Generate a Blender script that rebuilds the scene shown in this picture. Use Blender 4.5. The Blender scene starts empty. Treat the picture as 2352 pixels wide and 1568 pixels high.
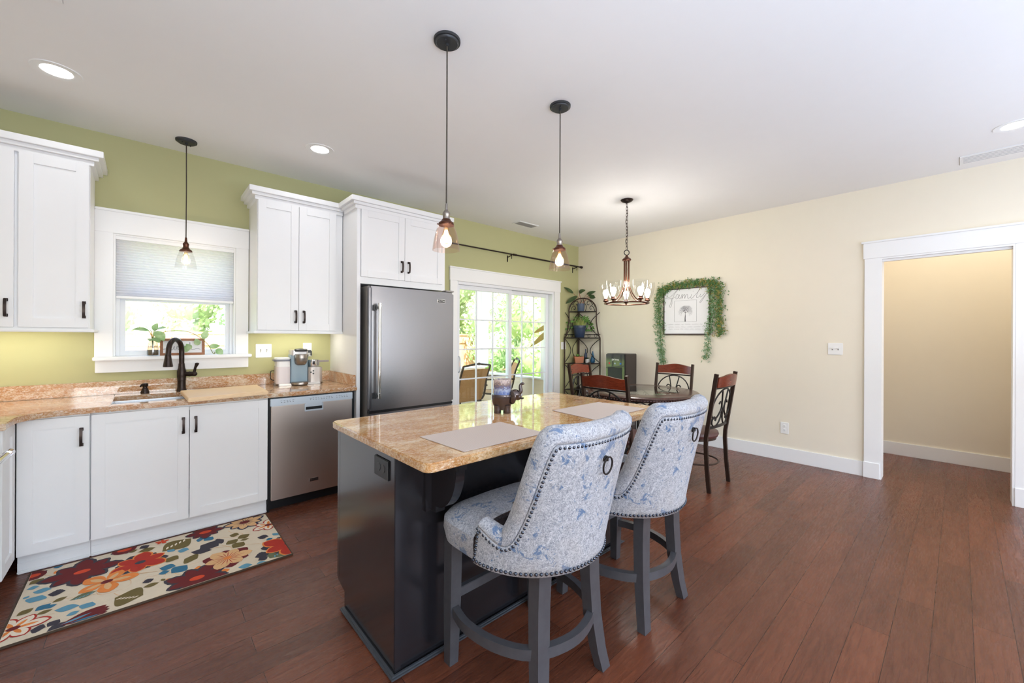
import bpy, bmesh, math, random
from mathutils import Vector, Matrix
random.seed(11)
PI = math.pi
sc = bpy.context.scene
C = sc.collection
D, W, H = 4.07, 5.106, 2.743          # green wall plane (y), cream wall plane (x), ceiling height (z)
ZC = 0.893                            # counter tops

# ------------------------------------------------------------------ camera
cam_d = bpy.data.cameras.new('camera'); cam = bpy.data.objects.new('camera', cam_d); C.objects.link(cam)
cam_d.sensor_width = 36.0; cam_d.sensor_fit = 'HORIZONTAL'
cam_d.lens = 932 / 2352 * 36.0
cam_d.shift_y = -(784 - 772.2) / 2352
cam_d.clip_start = 0.03; cam_d.clip_end = 200
_yaw = math.atan((2204 - 1176) / 932)                       # angle from the view axis to +X
_az = _yaw                                                  # heading of the view axis above +X
cam.matrix_world = (Matrix.Translation((0, 0, 1.32)) @ Matrix.Rotation(_az - PI / 2, 4, 'Z')
                    @ Matrix.Rotation(PI / 2, 4, 'X') @ Matrix.Rotation(math.radians(0.26), 4, 'Z'))
sc.camera = cam

# ------------------------------------------------------------------ world, sun, fill lights, exposure
wd = bpy.data.worlds.new('sky'); sc.world = wd; wd.use_nodes = True
wn = wd.node_tree.nodes; wl = wd.node_tree.links
sky = wn.new('ShaderNodeTexSky'); sky.sky_type = 'NISHITA'; sky.sun_disc = False
sky.sun_elevation = math.radians(48); sky.sun_rotation = math.radians(200); sky.air_density = 1.0; sky.dust_density = 2.0
wl.new(sky.outputs[0], wn['Background'].inputs['Color']); wn['Background'].inputs['Strength'].default_value = 1.25

def lamp(name, kind, loc, energy, color=(1, 1, 1), size=None, size_y=None, direction=None, **kw):
    d = bpy.data.lights.new(name, kind); d.energy = energy; d.color = color
    if kind == 'AREA':
        d.shape = 'RECTANGLE'; d.size = size; d.size_y = size_y or size
    elif size is not None and kind in ('POINT', 'SPOT'):
        d.shadow_soft_size = size
    for k, v in kw.items(): setattr(d, k, v)
    o = bpy.data.objects.new(name, d); C.objects.link(o); o.location = loc
    if direction is not None: o.rotation_euler = Vector(direction).to_track_quat('-Z', 'Y').to_euler()
    return o
lamp('sun', 'SUN', (0, -6, 12), 18.0, (1.0, 0.97, 0.92), direction=(0.45, 0.62, -0.9), angle=math.radians(0.6))
# unseen area lights added at the wall openings behind the camera as room fill
FILL_COL = (0.73, 0.93, 1.21)
for x in (-0.1, 3.4): lamp('rear_fill_light', 'AREA', (x, -4.42, 1.45), 42, FILL_COL, 2.2, 1.9, (0, 1, 0.06))
# added upward area lights, unseen behind the camera, to brighten the ceiling
for x, y in ((0.2, -1.3), (3.2, -1.9)): lamp('ceiling_fill_light', 'AREA', (x, y, 1.2), 92 if x < 1 else 46, FILL_COL, 2.2, 2.2, (0, 0.15, 1))
# added overhead area light, out of view, that brightens the hallway
lamp('hall_fill_light', 'AREA', (5.78, -0.5, H - 0.03), 17, (1.0, 0.93, 0.82), 0.9, 2.0, (0, 0, -1))

sc.view_settings.view_transform = 'Standard'; sc.view_settings.look = 'None'
sc.view_settings.gamma = 1.0; sc.view_settings.use_curve_mapping = False
sc.view_settings.exposure = -0.06
sc.render.film_transparent = False
sc.cycles.use_denoising = True
sc.cycles.use_adaptive_sampling = True; sc.cycles.adaptive_threshold = 0.02
sc.cycles.max_bounces = 10; sc.cycles.diffuse_bounces = 5; sc.cycles.glossy_bounces = 5
sc.cycles.transparent_max_bounces = 16; sc.cycles.transmission_bounces = 6
sc.cycles.sample_clamp_indirect = 6.0; sc.cycles.caustics_reflective = False; sc.cycles.caustics_refractive = False

# ------------------------------------------------------------------ materials
def S(r, g, b):                                              # sRGB 0-255 -> linear
    f = lambda c: (c / 12.92) if c <= 0.04045 else ((c + 0.055) / 1.055) ** 2.4
    return (f(r / 255), f(g / 255), f(b / 255), 1.0)
class NT:
    def __init__(s, name):
        s.m = bpy.data.materials.new(name); s.m.use_nodes = True
        s.t = s.m.node_tree; s.n = s.t.nodes; s.p = s.n['Principled BSDF']; s.out = s.n['Material Output']
    def add(s, typ, **kw):
        nd = s.n.new(typ)
        for k, v in kw.items():
            if k.startswith('i_'): nd.inputs[k[2:].replace('_', ' ')].default_value = v
            else: setattr(nd, k, v)
        return nd
    def ln(s, a, b): s.t.links.new(a, b)
    def coord(s, scale=(1, 1, 1), rot=(0, 0, 0), kind='Object', loc=(0, 0, 0)):
        tc = s.add('ShaderNodeTexCoord'); mp = s.add('ShaderNodeMapping')
        mp.inputs['Scale'].default_value = scale; mp.inputs['Rotation'].default_value = rot; mp.inputs['Location'].default_value = loc
        s.ln(tc.outputs[kind], mp.inputs['Vector']); return mp.outputs['Vector']
    def noise(s, vec, scale, detail=4, rough=0.55, dist=0.0):
        nd = s.add('ShaderNodeTexNoise'); nd.inputs['Scale'].default_value = scale; nd.inputs['Detail'].default_value = detail
        nd.inputs['Roughness'].default_value = rough; nd.inputs['Distortion'].default_value = dist
        s.ln(vec, nd.inputs['Vector']); return nd.outputs['Fac']
    def ramp(s, fac, stops, interp='LINEAR'):
        nd = s.add('ShaderNodeValToRGB'); cr = nd.color_ramp; cr.interpolation = interp
        while len(cr.elements) < len(stops): cr.elements.new(0.5)
        for e, (p, c) in zip(cr.elements, stops):
            e.position = p; e.color = c if len(c) == 4 else (*c, 1)
        s.ln(fac, nd.inputs['Fac']); return nd.outputs['Color']
    def mix(s, fac, a, b, blend='MIX'):
        nd = s.add('ShaderNodeMix', data_type='RGBA', blend_type=blend)
        for sock, v in ((nd.inputs[0], fac), (nd.inputs[6], a), (nd.inputs[7], b)):
            if hasattr(v, 'is_output'): s.ln(v, sock)
            else: sock.default_value = v
        return nd.outputs[2]
    def bump(s, height, strength=0.2, dist=0.01):
        nd = s.add('ShaderNodeBump'); nd.inputs['Strength'].default_value = strength; nd.inputs['Distance'].default_value = dist
        s.ln(height, nd.inputs['Height']); s.ln(nd.outputs['Normal'], s.p.inputs['Normal'])
    def set(s, **kw):
        for k, v in kw.items():
            sock = s.p.inputs[k.replace('_', ' ')]
            if hasattr(v, 'is_output'): s.ln(v, sock)
            else: sock.default_value = v
        return s
def plain(name, col, rough=0.5, metal=0.0, var=0.06, scale=8.0, bump=0.0, bscale=60, **kw):
    t = NT(name); v = t.coord()
    f = t.noise(v, scale, 3)
    a = tuple(c * (1 - var) for c in col[:3]) + (1,); b = tuple(min(1, c * (1 + var)) for c in col[:3]) + (1,)
    t.set(Base_Color=t.mix(f, a, b), Roughness=rough, Metallic=metal, **kw)
    if bump: t.bump(t.noise(v, bscale, 3), bump, 0.004)
    return t.m
def emit(name, col, strength):
    t = NT(name); t.set(Base_Color=col, Emission_Color=col, Emission_Strength=strength); return t.m
def glass(name, tint=(1, 1, 1, 1), edge=0.5, rough=0.0, base=0.05):
    """thin clear glass: see-through, with a mirror sheen that grows towards grazing view"""
    t = NT(name); t.n.remove(t.p)
    tr = t.add('ShaderNodeBsdfTransparent'); tr.inputs['Color'].default_value = tint
    gl = t.add('ShaderNodeBsdfGlossy'); gl.inputs['Roughness'].default_value = rough
    lw = t.add('ShaderNodeLayerWeight'); lw.inputs['Blend'].default_value = 0.5
    pw = t.add('ShaderNodeMath', operation='POWER'); pw.inputs[1].default_value = 3.5
    ml = t.add('ShaderNodeMath', operation='MULTIPLY_ADD'); ml.inputs[1].default_value = edge; ml.inputs[2].default_value = base; ml.use_clamp = True
    mx = t.add('ShaderNodeMixShader')
    t.ln(lw.outputs['Facing'], pw.inputs[0]); t.ln(pw.outputs[0], ml.inputs[0]); t.ln(ml.outputs[0], mx.inputs[0])
    t.ln(tr.outputs[0], mx.inputs[1]); t.ln(gl.outputs[0], mx.inputs[2]); t.ln(mx.outputs[0], t.out.inputs['Surface'])
    return t.m
def steel(name, col, rough, streak):
    t = NT(name); v = t.coord(streak)
    f = t.noise(v, 40, 4)
    t.set(Base_Color=t.mix(f, tuple(c * 0.93 for c in col[:3]) + (1,), col), Metallic=1.0,
          Roughness=t.ramp(f, [(0.3, (rough * 0.9,) * 3), (0.7, (rough * 1.12,) * 3)]))
    t.bump(f, 0.02, 0.001); return t.m
def granite(name, rot, base, mid, dark, pale, sc_=1.0):
    t = NT(name); v = t.coord((1, 2.1, 2.1), rot); u = t.coord()
    big = t.noise(v, 2.2 * sc_, 6, 0.6, 1.0); med = t.noise(v, 17 * sc_, 8, 0.78, 1.6); fine = t.noise(u, 150, 4, 0.75, 0.4); grain = t.noise(v, 60 * sc_, 5, 0.75, 1.0)
    c = t.ramp(big, [(0.30, pale), (0.42, base), (0.54, mid), (0.64, base), (0.78, pale)])
    c = t.mix(t.ramp(grain, [(0.40, (0.75,) * 3), (0.52, (0, 0, 0))]), c, pale)
    c = t.mix(t.ramp(med, [(0.48, (0, 0, 0)), (0.62, (0.9,) * 3)]), c, mid)
    c = t.mix(t.ramp(grain, [(0.56, (0, 0, 0)), (0.68, (0.8,) * 3)]), c, dark)
    vor = t.add('ShaderNodeTexVoronoi'); vor.inputs['Scale'].default_value = 26; t.ln(v, vor.inputs['Vector'])
    c = t.mix(t.ramp(vor.outputs['Distance'], [(0.06, (0.85,) * 3), (0.22, (0, 0, 0))]), c, pale)
    c = t.mix(t.ramp(fine, [(0.60, (0, 0, 0)), (0.70, (0.8,) * 3)]), c, S(84, 66, 56))
    c = t.mix(t.ramp(fine, [(0.28, (0.7,) * 3), (0.40, (0, 0, 0))]), c, S(238, 230, 220))
    t.set(Base_Color=c, Roughness=0.045, Specular_IOR_Level=0.75); return t.m

M = {}
M['ceiling'] = plain('ceiling_paint', S(243, 242, 241), 0.9, var=0.01, bump=0.04, bscale=160)
M['green'] = plain('sage_green_paint', S(182, 180, 134), 0.75, var=0.015, bump=0.03, bscale=220)
M['cream'] = plain('cream_paint', S(238, 229, 210), 0.75, var=0.015, bump=0.03, bscale=220)
M['trim'] = plain('white_trim_paint', S(243, 243, 242), 0.38, var=0.01)
M['cab'] = plain('white_cabinet_paint', S(238, 238, 238), 0.36, var=0.01)
M['vinyl'] = plain('white_vinyl', S(236, 237, 240), 0.45, var=0.01)
M['bronze'] = plain('oil_rubbed_bronze', S(52, 42, 38), 0.34, 0.75, var=0.25, scale=18)
M['bronze_brown'] = plain('brown_bronze', S(92, 58, 44), 0.3, 0.85, var=0.2, scale=20)
M['blackmetal'] = plain('charcoal_metal', S(58, 59, 61), 0.42, 0.3, var=0.1)
M['pewter'] = plain('pewter', S(150, 142, 134), 0.3, 0.95, var=0.15, scale=30)
M['chrome'] = plain('polished_chrome', S(225, 226, 228), 0.1, 1.0, var=0.02)
M['steel_dw'] = steel('dishwasher_steel', S(214, 200, 190), 0.36, (1.0, 1.0, 60.0))
M['steel'] = steel('brushed_steel', S(142, 141, 144), 0.30, (1.0, 1.0, 60.0))
M['steel_h'] = steel('brushed_steel_across', S(188, 189, 192), 0.24, (60.0, 1.0, 1.0))
M['steel_side'] = plain('grey_appliance_side', S(150, 146, 142), 0.4, 0.6, var=0.05)
M['panelgrey'] = plain('silver_control_panel', S(205, 214, 222), 0.35, 0.35, var=0.03)
M['black'] = plain('black_plastic', S(18, 19, 22), 0.35, var=0.2)
M['mark'] = plain('dark_grey_marking', S(90, 96, 104), 0.6)
M['granite'] = granite('tan_brown_granite', (0.2, 0, 0.35), S(210, 184, 152), S(184, 130, 80), S(96, 70, 52), S(232, 222, 208))
M['granite_isl'] = granite('golden_granite', (0, 0, -0.25), S(212, 172, 120), S(182, 124, 62), S(104, 72, 46), S(230, 210, 182))
M['islandblack'] = plain('black_painted_cabinet', S(33, 32, 36), 0.20, var=0.12, scale=14, Coat_Weight=0.6, Coat_Roughness=0.2)
M['islandtrim'] = plain('worn_black_moulding', S(70, 74, 80), 0.35, var=0.35, scale=30)
M['wood_board'] = None
def wood(name, a, b, stretch, rough, gscale=9, ring=0.0, spec=0.5):
    t = NT(name); v = t.coord(stretch); f = t.noise(v, gscale, 6, 0.65, 0.6)
    t.set(Base_Color=t.ramp(f, [(0.28, a), (0.72, b)]), Roughness=rough, Specular_IOR_Level=spec); t.bump(f, 0.05, 0.002); return t.m
M['wood_board'] = wood('maple_board', S(226, 190, 146), S(240, 212, 172), (1.5, 14, 14), 0.45)
M['cherry'] = wood('cherry_wood', S(88, 34, 20), S(128, 56, 32), (2, 12, 12), 0.25)
M['tablewood'] = wood('espresso_wood', S(56, 36, 32), S(86, 58, 52), (3, 12, 3), 0.22)
M['signwood'] = wood('sign_frame_wood', S(140, 90, 60), S(172, 118, 82), (3, 20, 20), 0.6)
M['legwood'] = plain('worn_charcoal_wood', S(84, 84, 89), 0.36, 0.25, var=0.28, scale=30)
M['elephant'] = plain('dark_bronze_glaze', S(98, 88, 86), 0.22, 0.9, var=0.2, scale=24)
M['iron'] = plain('dark_wrought_iron', S(44, 40, 38), 0.4, 0.55, var=0.25, scale=25)
M['ironbrown'] = plain('brown_wrought_iron', S(62, 46, 38), 0.42, 0.5, var=0.25, scale=25)
M['leather'] = plain('embossed_brown_leather', S(84, 54, 52), 0.42, var=0.3, scale=40, bump=0.5, bscale=55)
M['pane'] = glass('window_glass', (1, 1, 1, 1), 0.5, 0.0, 0.03)
M['glass_clear'] = glass('clear_glass', (0.97, 0.97, 0.965, 1), 0.07, 0.02, 0.02)
M['glass_amber'] = glass('warm_clear_glass', (0.95, 0.89, 0.86, 1), 0.26, 0.03, 0.03)
M['glass_jar'] = glass('jar_glass', (0.84, 0.88, 0.90, 1), 0.8, 0.03, 0.10)
M['glass_table'] = glass('table_glass', (0.88, 0.94, 0.92, 1), 0.8, 0.0, 0.06)
M['bulb'] = emit('warm_bulb', (1.0, 0.80, 0.52, 1), 22)
M['bulb_white'] = emit('soft_bulb', (1.0, 0.95, 0.88, 1), 40)
M['bulbglass'] = glass('amber_bulb_glass', (1.0, 0.90, 0.76, 1), 0.4, 0.03, 0.04)
M['can'] = emit('recessed_lens', (1.0, 0.97, 0.92, 1), 30)
M['under'] = emit('under_cabinet_strip', (1.0, 0.95, 0.82, 1), 27)
M['plate'] = plain('white_plastic_plate', S(244, 243, 240), 0.35, var=0.01)
M['slot'] = plain('grey_slot', S(120, 118, 116), 0.5)
M['soil'] = plain('brown_roots', S(120, 96, 60), 0.8, var=0.4, scale=60)
def leafmat(name, a, b, scale=14, trans=0.25):
    t = NT(name); v = t.coord(); c = t.ramp(t.noise(v, scale, 3), [(0.3, a), (0.7, b)])
    t.set(Base_Color=c, Roughness=0.55)
    tl = t.add('ShaderNodeBsdfTranslucent'); t.ln(c, tl.inputs['Color'])
    mx = t.add('ShaderNodeMixShader'); mx.inputs[0].default_value = trans
    t.ln(t.p.outputs[0], mx.inputs[1]); t.ln(tl.outputs[0], mx.inputs[2]); t.ln(mx.outputs[0], t.out.inputs['Surface']); return t.m
M['leaf'] = leafmat('green_leaf', S(70, 120, 50), S(128, 170, 84))
M['leaf_dark'] = leafmat('dark_green_leaf', S(44, 70, 38), S(76, 98, 52))
M['leaf_pale'] = leafmat('variegated_leaf', S(120, 165, 90), S(196, 214, 170))
M['garland'] = leafmat('garland_leaf', S(58, 104, 50), S(112, 150, 88), 60)
M['garland_pale'] = leafmat('pale_garland_leaf', S(110, 150, 110), S(176, 196, 168), 60)
M['garland_gold'] = leafmat('golden_garland_leaf', S(150, 140, 60), S(196, 172, 92), 60)
M['shade'] = leafmat('white_cellular_fabric', S(244, 244, 246), S(240, 240, 243), 3, 0.5)
M['tree'] = leafmat('tree_foliage', S(140, 172, 104), S(192, 206, 156), 1.2, 0.35)
M['tree_olive'] = leafmat('olive_tree_foliage', S(138, 164, 110), S(184, 192, 146), 1.5, 0.35)
M['tree_light'] = leafmat('light_tree_foliage', S(156, 192, 132), S(204, 220, 182), 1.2, 0.35)
M['bark'] = plain('bark', S(110, 90, 70), 0.9, var=0.3)
M['lawn'] = plain('lawn_grass', S(140, 160, 84), 0.9, var=0.3, scale=20)
M['fence'] = wood('cedar_fence', S(196, 140, 104), S(222, 172, 134), (4, 4, 0.4), 0.8)
M['siding'] = plain('beige_vinyl_siding', S(226, 208, 180), 0.6, var=0.03)
M['deck'] = plain('pale_concrete', S(196, 186, 172), 0.8, var=0.06)
M['sling'] = plain('tan_sling_fabric', S(176, 132, 82), 0.8, var=0.18, scale=60)
M['patiometal'] = plain('dark_patio_metal', S(66, 50, 38), 0.45, 0.3, var=0.2)
M['stem'] = plain('green_stem', S(120, 130, 60), 0.6, var=0.15)
M['navy'] = plain('navy_pot', S(44, 58, 84), 0.35, var=0.06)
M['bluegrey'] = plain('blue_grey_pot', S(84, 96, 116), 0.4, var=0.06)
M['terracotta'] = plain('terracotta', S(190, 124, 92), 0.8, var=0.08)
M['bluevase'] = plain('teal_blue_glaze', S(44, 100, 138), 0.2, var=0.15)
M['paper'] = plain('white_print_paper', S(238, 238, 240), 0.8, var=0.01)
M['ink'] = plain('charcoal_ink', S(84, 82, 88), 0.8)
M['inkpale'] = plain('grey_ink', S(176, 174, 176), 0.8)
M['frame'] = plain('dark_picture_frame', S(66, 48, 44), 0.4, var=0.2)
M['placemat'] = None
M['candleblue'] = None
# plank floor: 0.125 m boards along X
def floor_mat():
    t = NT('hand_scraped_hickory'); v = t.coord(loc=(0.31, 0.045, 0))
    br = t.add('ShaderNodeTexBrick'); t.ln(v, br.inputs['Vector'])
    br.offset = 0.37; br.offset_frequency = 2; br.squash = 1.0
    for k, val in (('Scale', 1.0), ('Brick Width', 1.05), ('Row Height', 0.125), ('Mortar Size', 0.0011), ('Mortar Smooth', 0.1), ('Bias', 0.0)):
        br.inputs[k].default_value = val
    br.inputs['Color1'].default_value = (0.0, 0, 0, 1); br.inputs['Color2'].default_value = (1, 1, 1, 1); br.inputs['Mortar'].default_value = (0.5, 0.5, 0.5, 1)
    g = t.coord((1.2, 15, 1)); grain = t.noise(g, 5.0, 7, 0.68, 1.4)
    g2 = t.coord((0.5, 3.2, 1)); cloud = t.noise(g2, 3.0, 4, 0.6, 0.5)
    knots = t.noise(t.coord((3, 9, 1)), 6.0, 5, 0.75, 3.0)
    base = t.ramp(grain, [(0.25, S(70, 38, 27)), (0.55, S(104, 60, 43)), (0.80, S(130, 78, 56))])
    base = t.mix(t.ramp(cloud, [(0.3, (0,) * 3), (0.7, (0.75,) * 3)]), base, S(118, 70, 51))
    tone = t.ramp(br.outputs['Color'], [(0.0, (0.74, 0.72, 0.73)), (0.5, (0.97, 0.96, 0.96)), (1.0, (1.18, 1.10, 1.02))])
    base = t.mix(1.0, base, tone, 'MULTIPLY')
    base = t.mix(t.ramp(knots, [(0.62, (0,) * 3), (0.75, (0.55,) * 3)]), base, S(54, 30, 24))
    base = t.mix(br.outputs['Fac'], base, S(48, 26, 20))
    t.set(Base_Color=base, Roughness=t.ramp(grain, [(0.2, (0.34,) * 3), (0.8, (0.20,) * 3)]), Specular_IOR_Level=0.32)
    w = t.coord((1.0, 5.0, 1)); wob = t.noise(w, 7.0, 4, 0.6, 0.8)
    h = t.add('ShaderNodeMath', operation='MULTIPLY_ADD'); h.inputs[1].default_value = 0.35
    inv = t.add('ShaderNodeMath', operation='SUBTRACT'); t.ln(wob, inv.inputs[0]); t.ln(br.outputs['Fac'], inv.inputs[1])
    t.ln(grain, h.inputs[0]); t.ln(inv.outputs[0], h.inputs[2])
    t.bump(h.outputs[0], 0.22, 0.012)
    return t.m
M['floor'] = floor_mat()
def placemat_mat():
    t = NT('woven_placemat'); v = t.coord((1, 1, 1), (0, 0, PI / 4))
    ck = t.add('ShaderNodeTexChecker'); ck.inputs['Scale'].default_value = 190; t.ln(v, ck.inputs['Vector'])
    ck.inputs['Color1'].default_value = S(206, 192, 184); ck.inputs['Color2'].default_value = S(180, 166, 160)
    t.set(Base_Color=ck.outputs['Color'], Roughness=0.7); t.bump(ck.outputs['Fac'], 0.3, 0.002); return t.m
M['placemat'] = placemat_mat()
def fabric_mat():
    t = NT('grey_blue_damask'); v = t.coord()
    fine = t.noise(v, 190, 4, 0.8, 1.0); mid = t.noise(v, 70, 5, 0.78, 1.6); blot = t.noise(v, 26, 6, 0.8, 0.6); zone = t.noise(v, 9.0, 2, 0.5, 0.3)
    base = t.ramp(mid, [(0.36, S(140, 143, 154)), (0.50, S(176, 179, 188)), (0.64, S(206, 208, 214))])
    vor = t.add('ShaderNodeTexVoronoi', feature='DISTANCE_TO_EDGE'); vor.inputs['Scale'].default_value = 15; t.ln(v, vor.inputs['Vector'])
    wv = t.add('ShaderNodeMath', operation='SINE'); ms = t.add('ShaderNodeMath', operation='MULTIPLY'); ms.inputs[1].default_value = 70.0
    t.ln(vor.outputs['Distance'], ms.inputs[0]); t.ln(ms.outputs[0], wv.inputs[0])
    base = t.mix(t.ramp(wv.outputs[0], [(0.75, (0,) * 3), (0.97, (0.40,) * 3)]), base, S(226, 227, 230))
    base = t.mix(t.ramp(fine, [(0.50, (0,) * 3), (0.62, (0.8,) * 3)]), base, S(92, 96, 112))
    sm = t.add('ShaderNodeMath', operation='MULTIPLY_ADD'); sm.inputs[1].default_value = 0.75; t.ln(zone, sm.inputs[0]); t.ln(blot, sm.inputs[2])
    base = t.mix(t.ramp(sm.outputs[0], [(0.955, (0,) * 3), (1.0, (0.85,) * 3)]), base, S(74, 108, 150))
    base = t.mix(t.ramp(t.noise(v, 3.6, 3, 0.6, 0.5), [(0.50, (0,) * 3), (0.72, (0.35,) * 3)]), base, S(164, 150, 134))
    t.set(Base_Color=base, Roughness=0.85, Sheen_Weight=0.1); t.bump(fine, 0.25, 0.004); return t.m
M['fabric'] = fabric_mat()
def candle_mat():
    t = NT('blue_marbled_glass'); v = t.coord()
    f = t.noise(v, 26, 6, 0.75, 2.0)
    sep = t.add('ShaderNodeSeparateXYZ'); t.ln(v, sep.inputs[0])
    z = t.add('ShaderNodeMath', operation='MULTIPLY_ADD'); z.inputs[1].default_value = 9.0; z.inputs[2].default_value = -1.15
    t.ln(sep.outputs['Z'], z.inputs[0])
    zz = t.add('ShaderNodeMath', operation='ADD'); t.ln(z.outputs[0], zz.inputs[0]); t.ln(f, zz.inputs[1])
    c = t.ramp(zz.outputs[0], [(0.35, S(120, 140, 196)), (0.52, S(196, 206, 226)), (0.66, S(112, 112, 150)), (0.78, S(150, 128, 118)), (0.95, S(222, 204, 198))])
    c = t.mix(t.ramp(t.noise(v, 60, 4, 0.8, 1.5), [(0.55, (0,) * 3), (0.66, (0.7,) * 3)]), c, S(66, 74, 140))
    t.set(Base_Color=c, Roughness=0.15, Transmission_Weight=0.25); return t.m
M['candleblue'] = candle_mat()

# ------------------------------------------------------------------ mesh helpers
WM = {}                                                     # world matrix of every thing and part
class MB:
    """collects shapes; build() links them as ONE mesh object"""
    def __init__(s, mat=None): s.bm = bmesh.new(); s.M = mat or Matrix.Identity(4); s.mi = 0
    def _merge(s, b, mi=None):
        bmesh.ops.transform(b, matrix=s.M, verts=b.verts)
        me = bpy.data.meshes.new('tmp'); b.to_mesh(me); b.free()
        n0 = len(s.bm.faces); s.bm.from_mesh(me); bpy.data.meshes.remove(me)
        s.bm.faces.ensure_lookup_table()
        for i in range(n0, len(s.bm.faces)): s.bm.faces[i].material_index = s.mi if mi is None else mi
        return s
    def box(s, x0, x1, y0, y1, z0, z1, bev=0.0, seg=2, mat=None):
        b = bmesh.new(); bmesh.ops.create_cube(b, size=1.0)
        bmesh.ops.transform(b, matrix=Matrix.Translation(((x0 + x1) / 2, (y0 + y1) / 2, (z0 + z1) / 2)) @ Matrix.Diagonal((abs(x1 - x0), abs(y1 - y0), abs(z1 - z0), 1)), verts=b.verts)
        if bev > 0: bmesh.ops.bevel(b, geom=b.edges[:], offset=bev, segments=seg, affect='EDGES', clamp_overlap=True)
        if mat is not None: bmesh.ops.transform(b, matrix=mat, verts=b.verts)
        return s._merge(b)
    def prism(s, pts, z0, z1, bev=0.0, mat=None, vert_bev=0.0):
        b = bmesh.new(); lo = [b.verts.new((x, y, z0)) for x, y in pts]; hi = [b.verts.new((x, y, z1)) for x, y in pts]
        n = len(pts)
        b.faces.new(lo[::-1]); b.faces.new(hi)
        for i in range(n): b.faces.new((lo[i], lo[(i + 1) % n], hi[(i + 1) % n], hi[i]))
        bmesh.ops.recalc_face_normals(b, faces=b.faces[:])
        if vert_bev:
            ve = [e for e in b.edges if abs(e.verts[0].co.z - e.verts[1].co.z) > 1e-6]
            bmesh.ops.bevel(b, geom=ve, offset=vert_bev, segments=4, affect='EDGES')
        if bev: 
            ve = [e for e in b.edges if abs(e.verts[0].co.z - e.verts[1].co.z) < 1e-6]
            bmesh.ops.bevel(b, geom=ve, offset=bev, segments=2, affect='EDGES')
        if mat is not None: bmesh.ops.transform(b, matrix=mat, verts=b.verts)
        return s._merge(b)
    def loft(s, rings, cap0=True, cap1=True, closed=False):
        b = bmesh.new(); R = [[b.verts.new(p) for p in r] for r in rings]; n = len(rings[0])
        m = len(R)
        for i in range(m if closed else m - 1):
            A, B = R[i], R[(i + 1) % m]
            for j in range(n): b.faces.new((A[j], A[(j + 1) % n], B[(j + 1) % n], B[j]))
        if not closed:
            if cap0: b.faces.new(R[0][::-1])
            if cap1: b.faces.new(R[-1])
        bmesh.ops.recalc_face_normals(b, faces=b.faces[:]); return s._merge(b)
    def lathe(s, prof, c=(0, 0, 0), seg=32, mat=None, cap0=True, cap1=True):
        rings = [[Vector((c[0] + r * math.cos(2 * PI * k / seg), c[1] + r * math.sin(2 * PI * k / seg), c[2] + z)) for k in range(seg)] for r, z in prof]
        if mat is not None: rings = [[mat @ p for p in r] for r in rings]
        return s.loft(rings, cap0, cap1)
    def tube(s, pts, r, seg=8, closed=False, flat=None):
        pts = [Vector(p) for p in pts]; n = len(pts); rings = []; up = None
        for i, p in enumerate(pts):
            if closed: t = pts[(i + 1) % n] - pts[i - 1]
            else: t = pts[min(i + 1, n - 1)] - pts[max(i - 1, 0)]
            if t.length < 1e-9: t = Vector((0, 0, 1))
            t.normalize()
            if up is None: up = t.orthogonal().normalized() if flat is None else (Vector(flat) - t * Vector(flat).dot(t)).normalized()
            up = (up - t * up.dot(t)); up = up.normalized() if up.length > 1e-6 else t.orthogonal().normalized()
            sd = t.cross(up); ri = r[i] if isinstance(r, (list, tuple)) and not flat else r
            if flat is not None:                            # rectangular bar: r = (half width along up, half width along side)
                a, bb = r; rings.append([p + up * a + sd * bb, p - up * a + sd * bb, p - up * a - sd * bb, p + up * a - sd * bb])
            else: rings.append([p + (up * math.cos(2 * PI * k / seg) + sd * math.sin(2 * PI * k / seg)) * ri for k in range(seg)])
        return s.loft(rings, closed=closed)
    def cyl(s, p0, p1, r0, r1=None, seg=20): return s.tube([p0, p1], [r0, r0 if r1 is None else r1], seg)
    def ball(s, c, r, scale=(1, 1, 1), u=16, v=10, mat=None):
        b = bmesh.new(); bmesh.ops.create_uvsphere(b, u_segments=u, v_segments=v, radius=r)
        m = Matrix.Translation(c) @ (mat or Matrix.Identity(4)) @ Matrix.Diagonal((*scale, 1)); bmesh.ops.transform(b, matrix=m, verts=b.verts); return s._merge(b)
    def faces(s, vs, fs, mi=None):
        b = bmesh.new(); V = [b.verts.new(v) for v in vs]
        for f in fs: b.faces.new([V[i] for i in f])
        return s._merge(b, mi)
    def text(s, body, size, mat, extr=0.0006, align='CENTER', squeeze=1.0):
        cu = bpy.data.curves.new('lettering', 'FONT'); cu.body = body; cu.size = size; cu.extrude = extr; cu.align_x = align; cu.align_y = 'CENTER'
        o = bpy.data.objects.new('lettering', cu); C.objects.link(o); dg = bpy.context.evaluated_depsgraph_get()
        me = bpy.data.meshes.new_from_object(o.evaluated_get(dg)); bpy.data.objects.remove(o); bpy.data.curves.remove(cu)
        b = bmesh.new(); b.from_mesh(me); bpy.data.meshes.remove(me)
        bmesh.ops.transform(b, matrix=mat @ Matrix.Diagonal((squeeze, 1, 1, 1)), verts=b.verts); return s._merge(b)
    def build(s, name, mats, parent=None, local=False, smooth=35):
        me = bpy.data.meshes.new(name)
        if parent is not None and not local: bmesh.ops.transform(s.bm, matrix=WM[parent].inverted(), verts=s.bm.verts)
        s.bm.to_mesh(me); s.bm.free()
        for m in (mats if isinstance(mats, (list, tuple)) else [mats]): me.materials.append(m)
        if smooth: me.shade_smooth(); me.set_sharp_from_angle(angle=math.radians(smooth))
        o = bpy.data.objects.new(name, me); C.objects.link(o)
        if parent is not None: o.parent = parent; WM[o] = WM[parent]
        else: WM[o] = Matrix.Identity(4)
        return o
def tag(o, label, cat, group=None):
    o['label'] = label; o['category'] = cat
    if group: o['group'] = group
    return o
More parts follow.
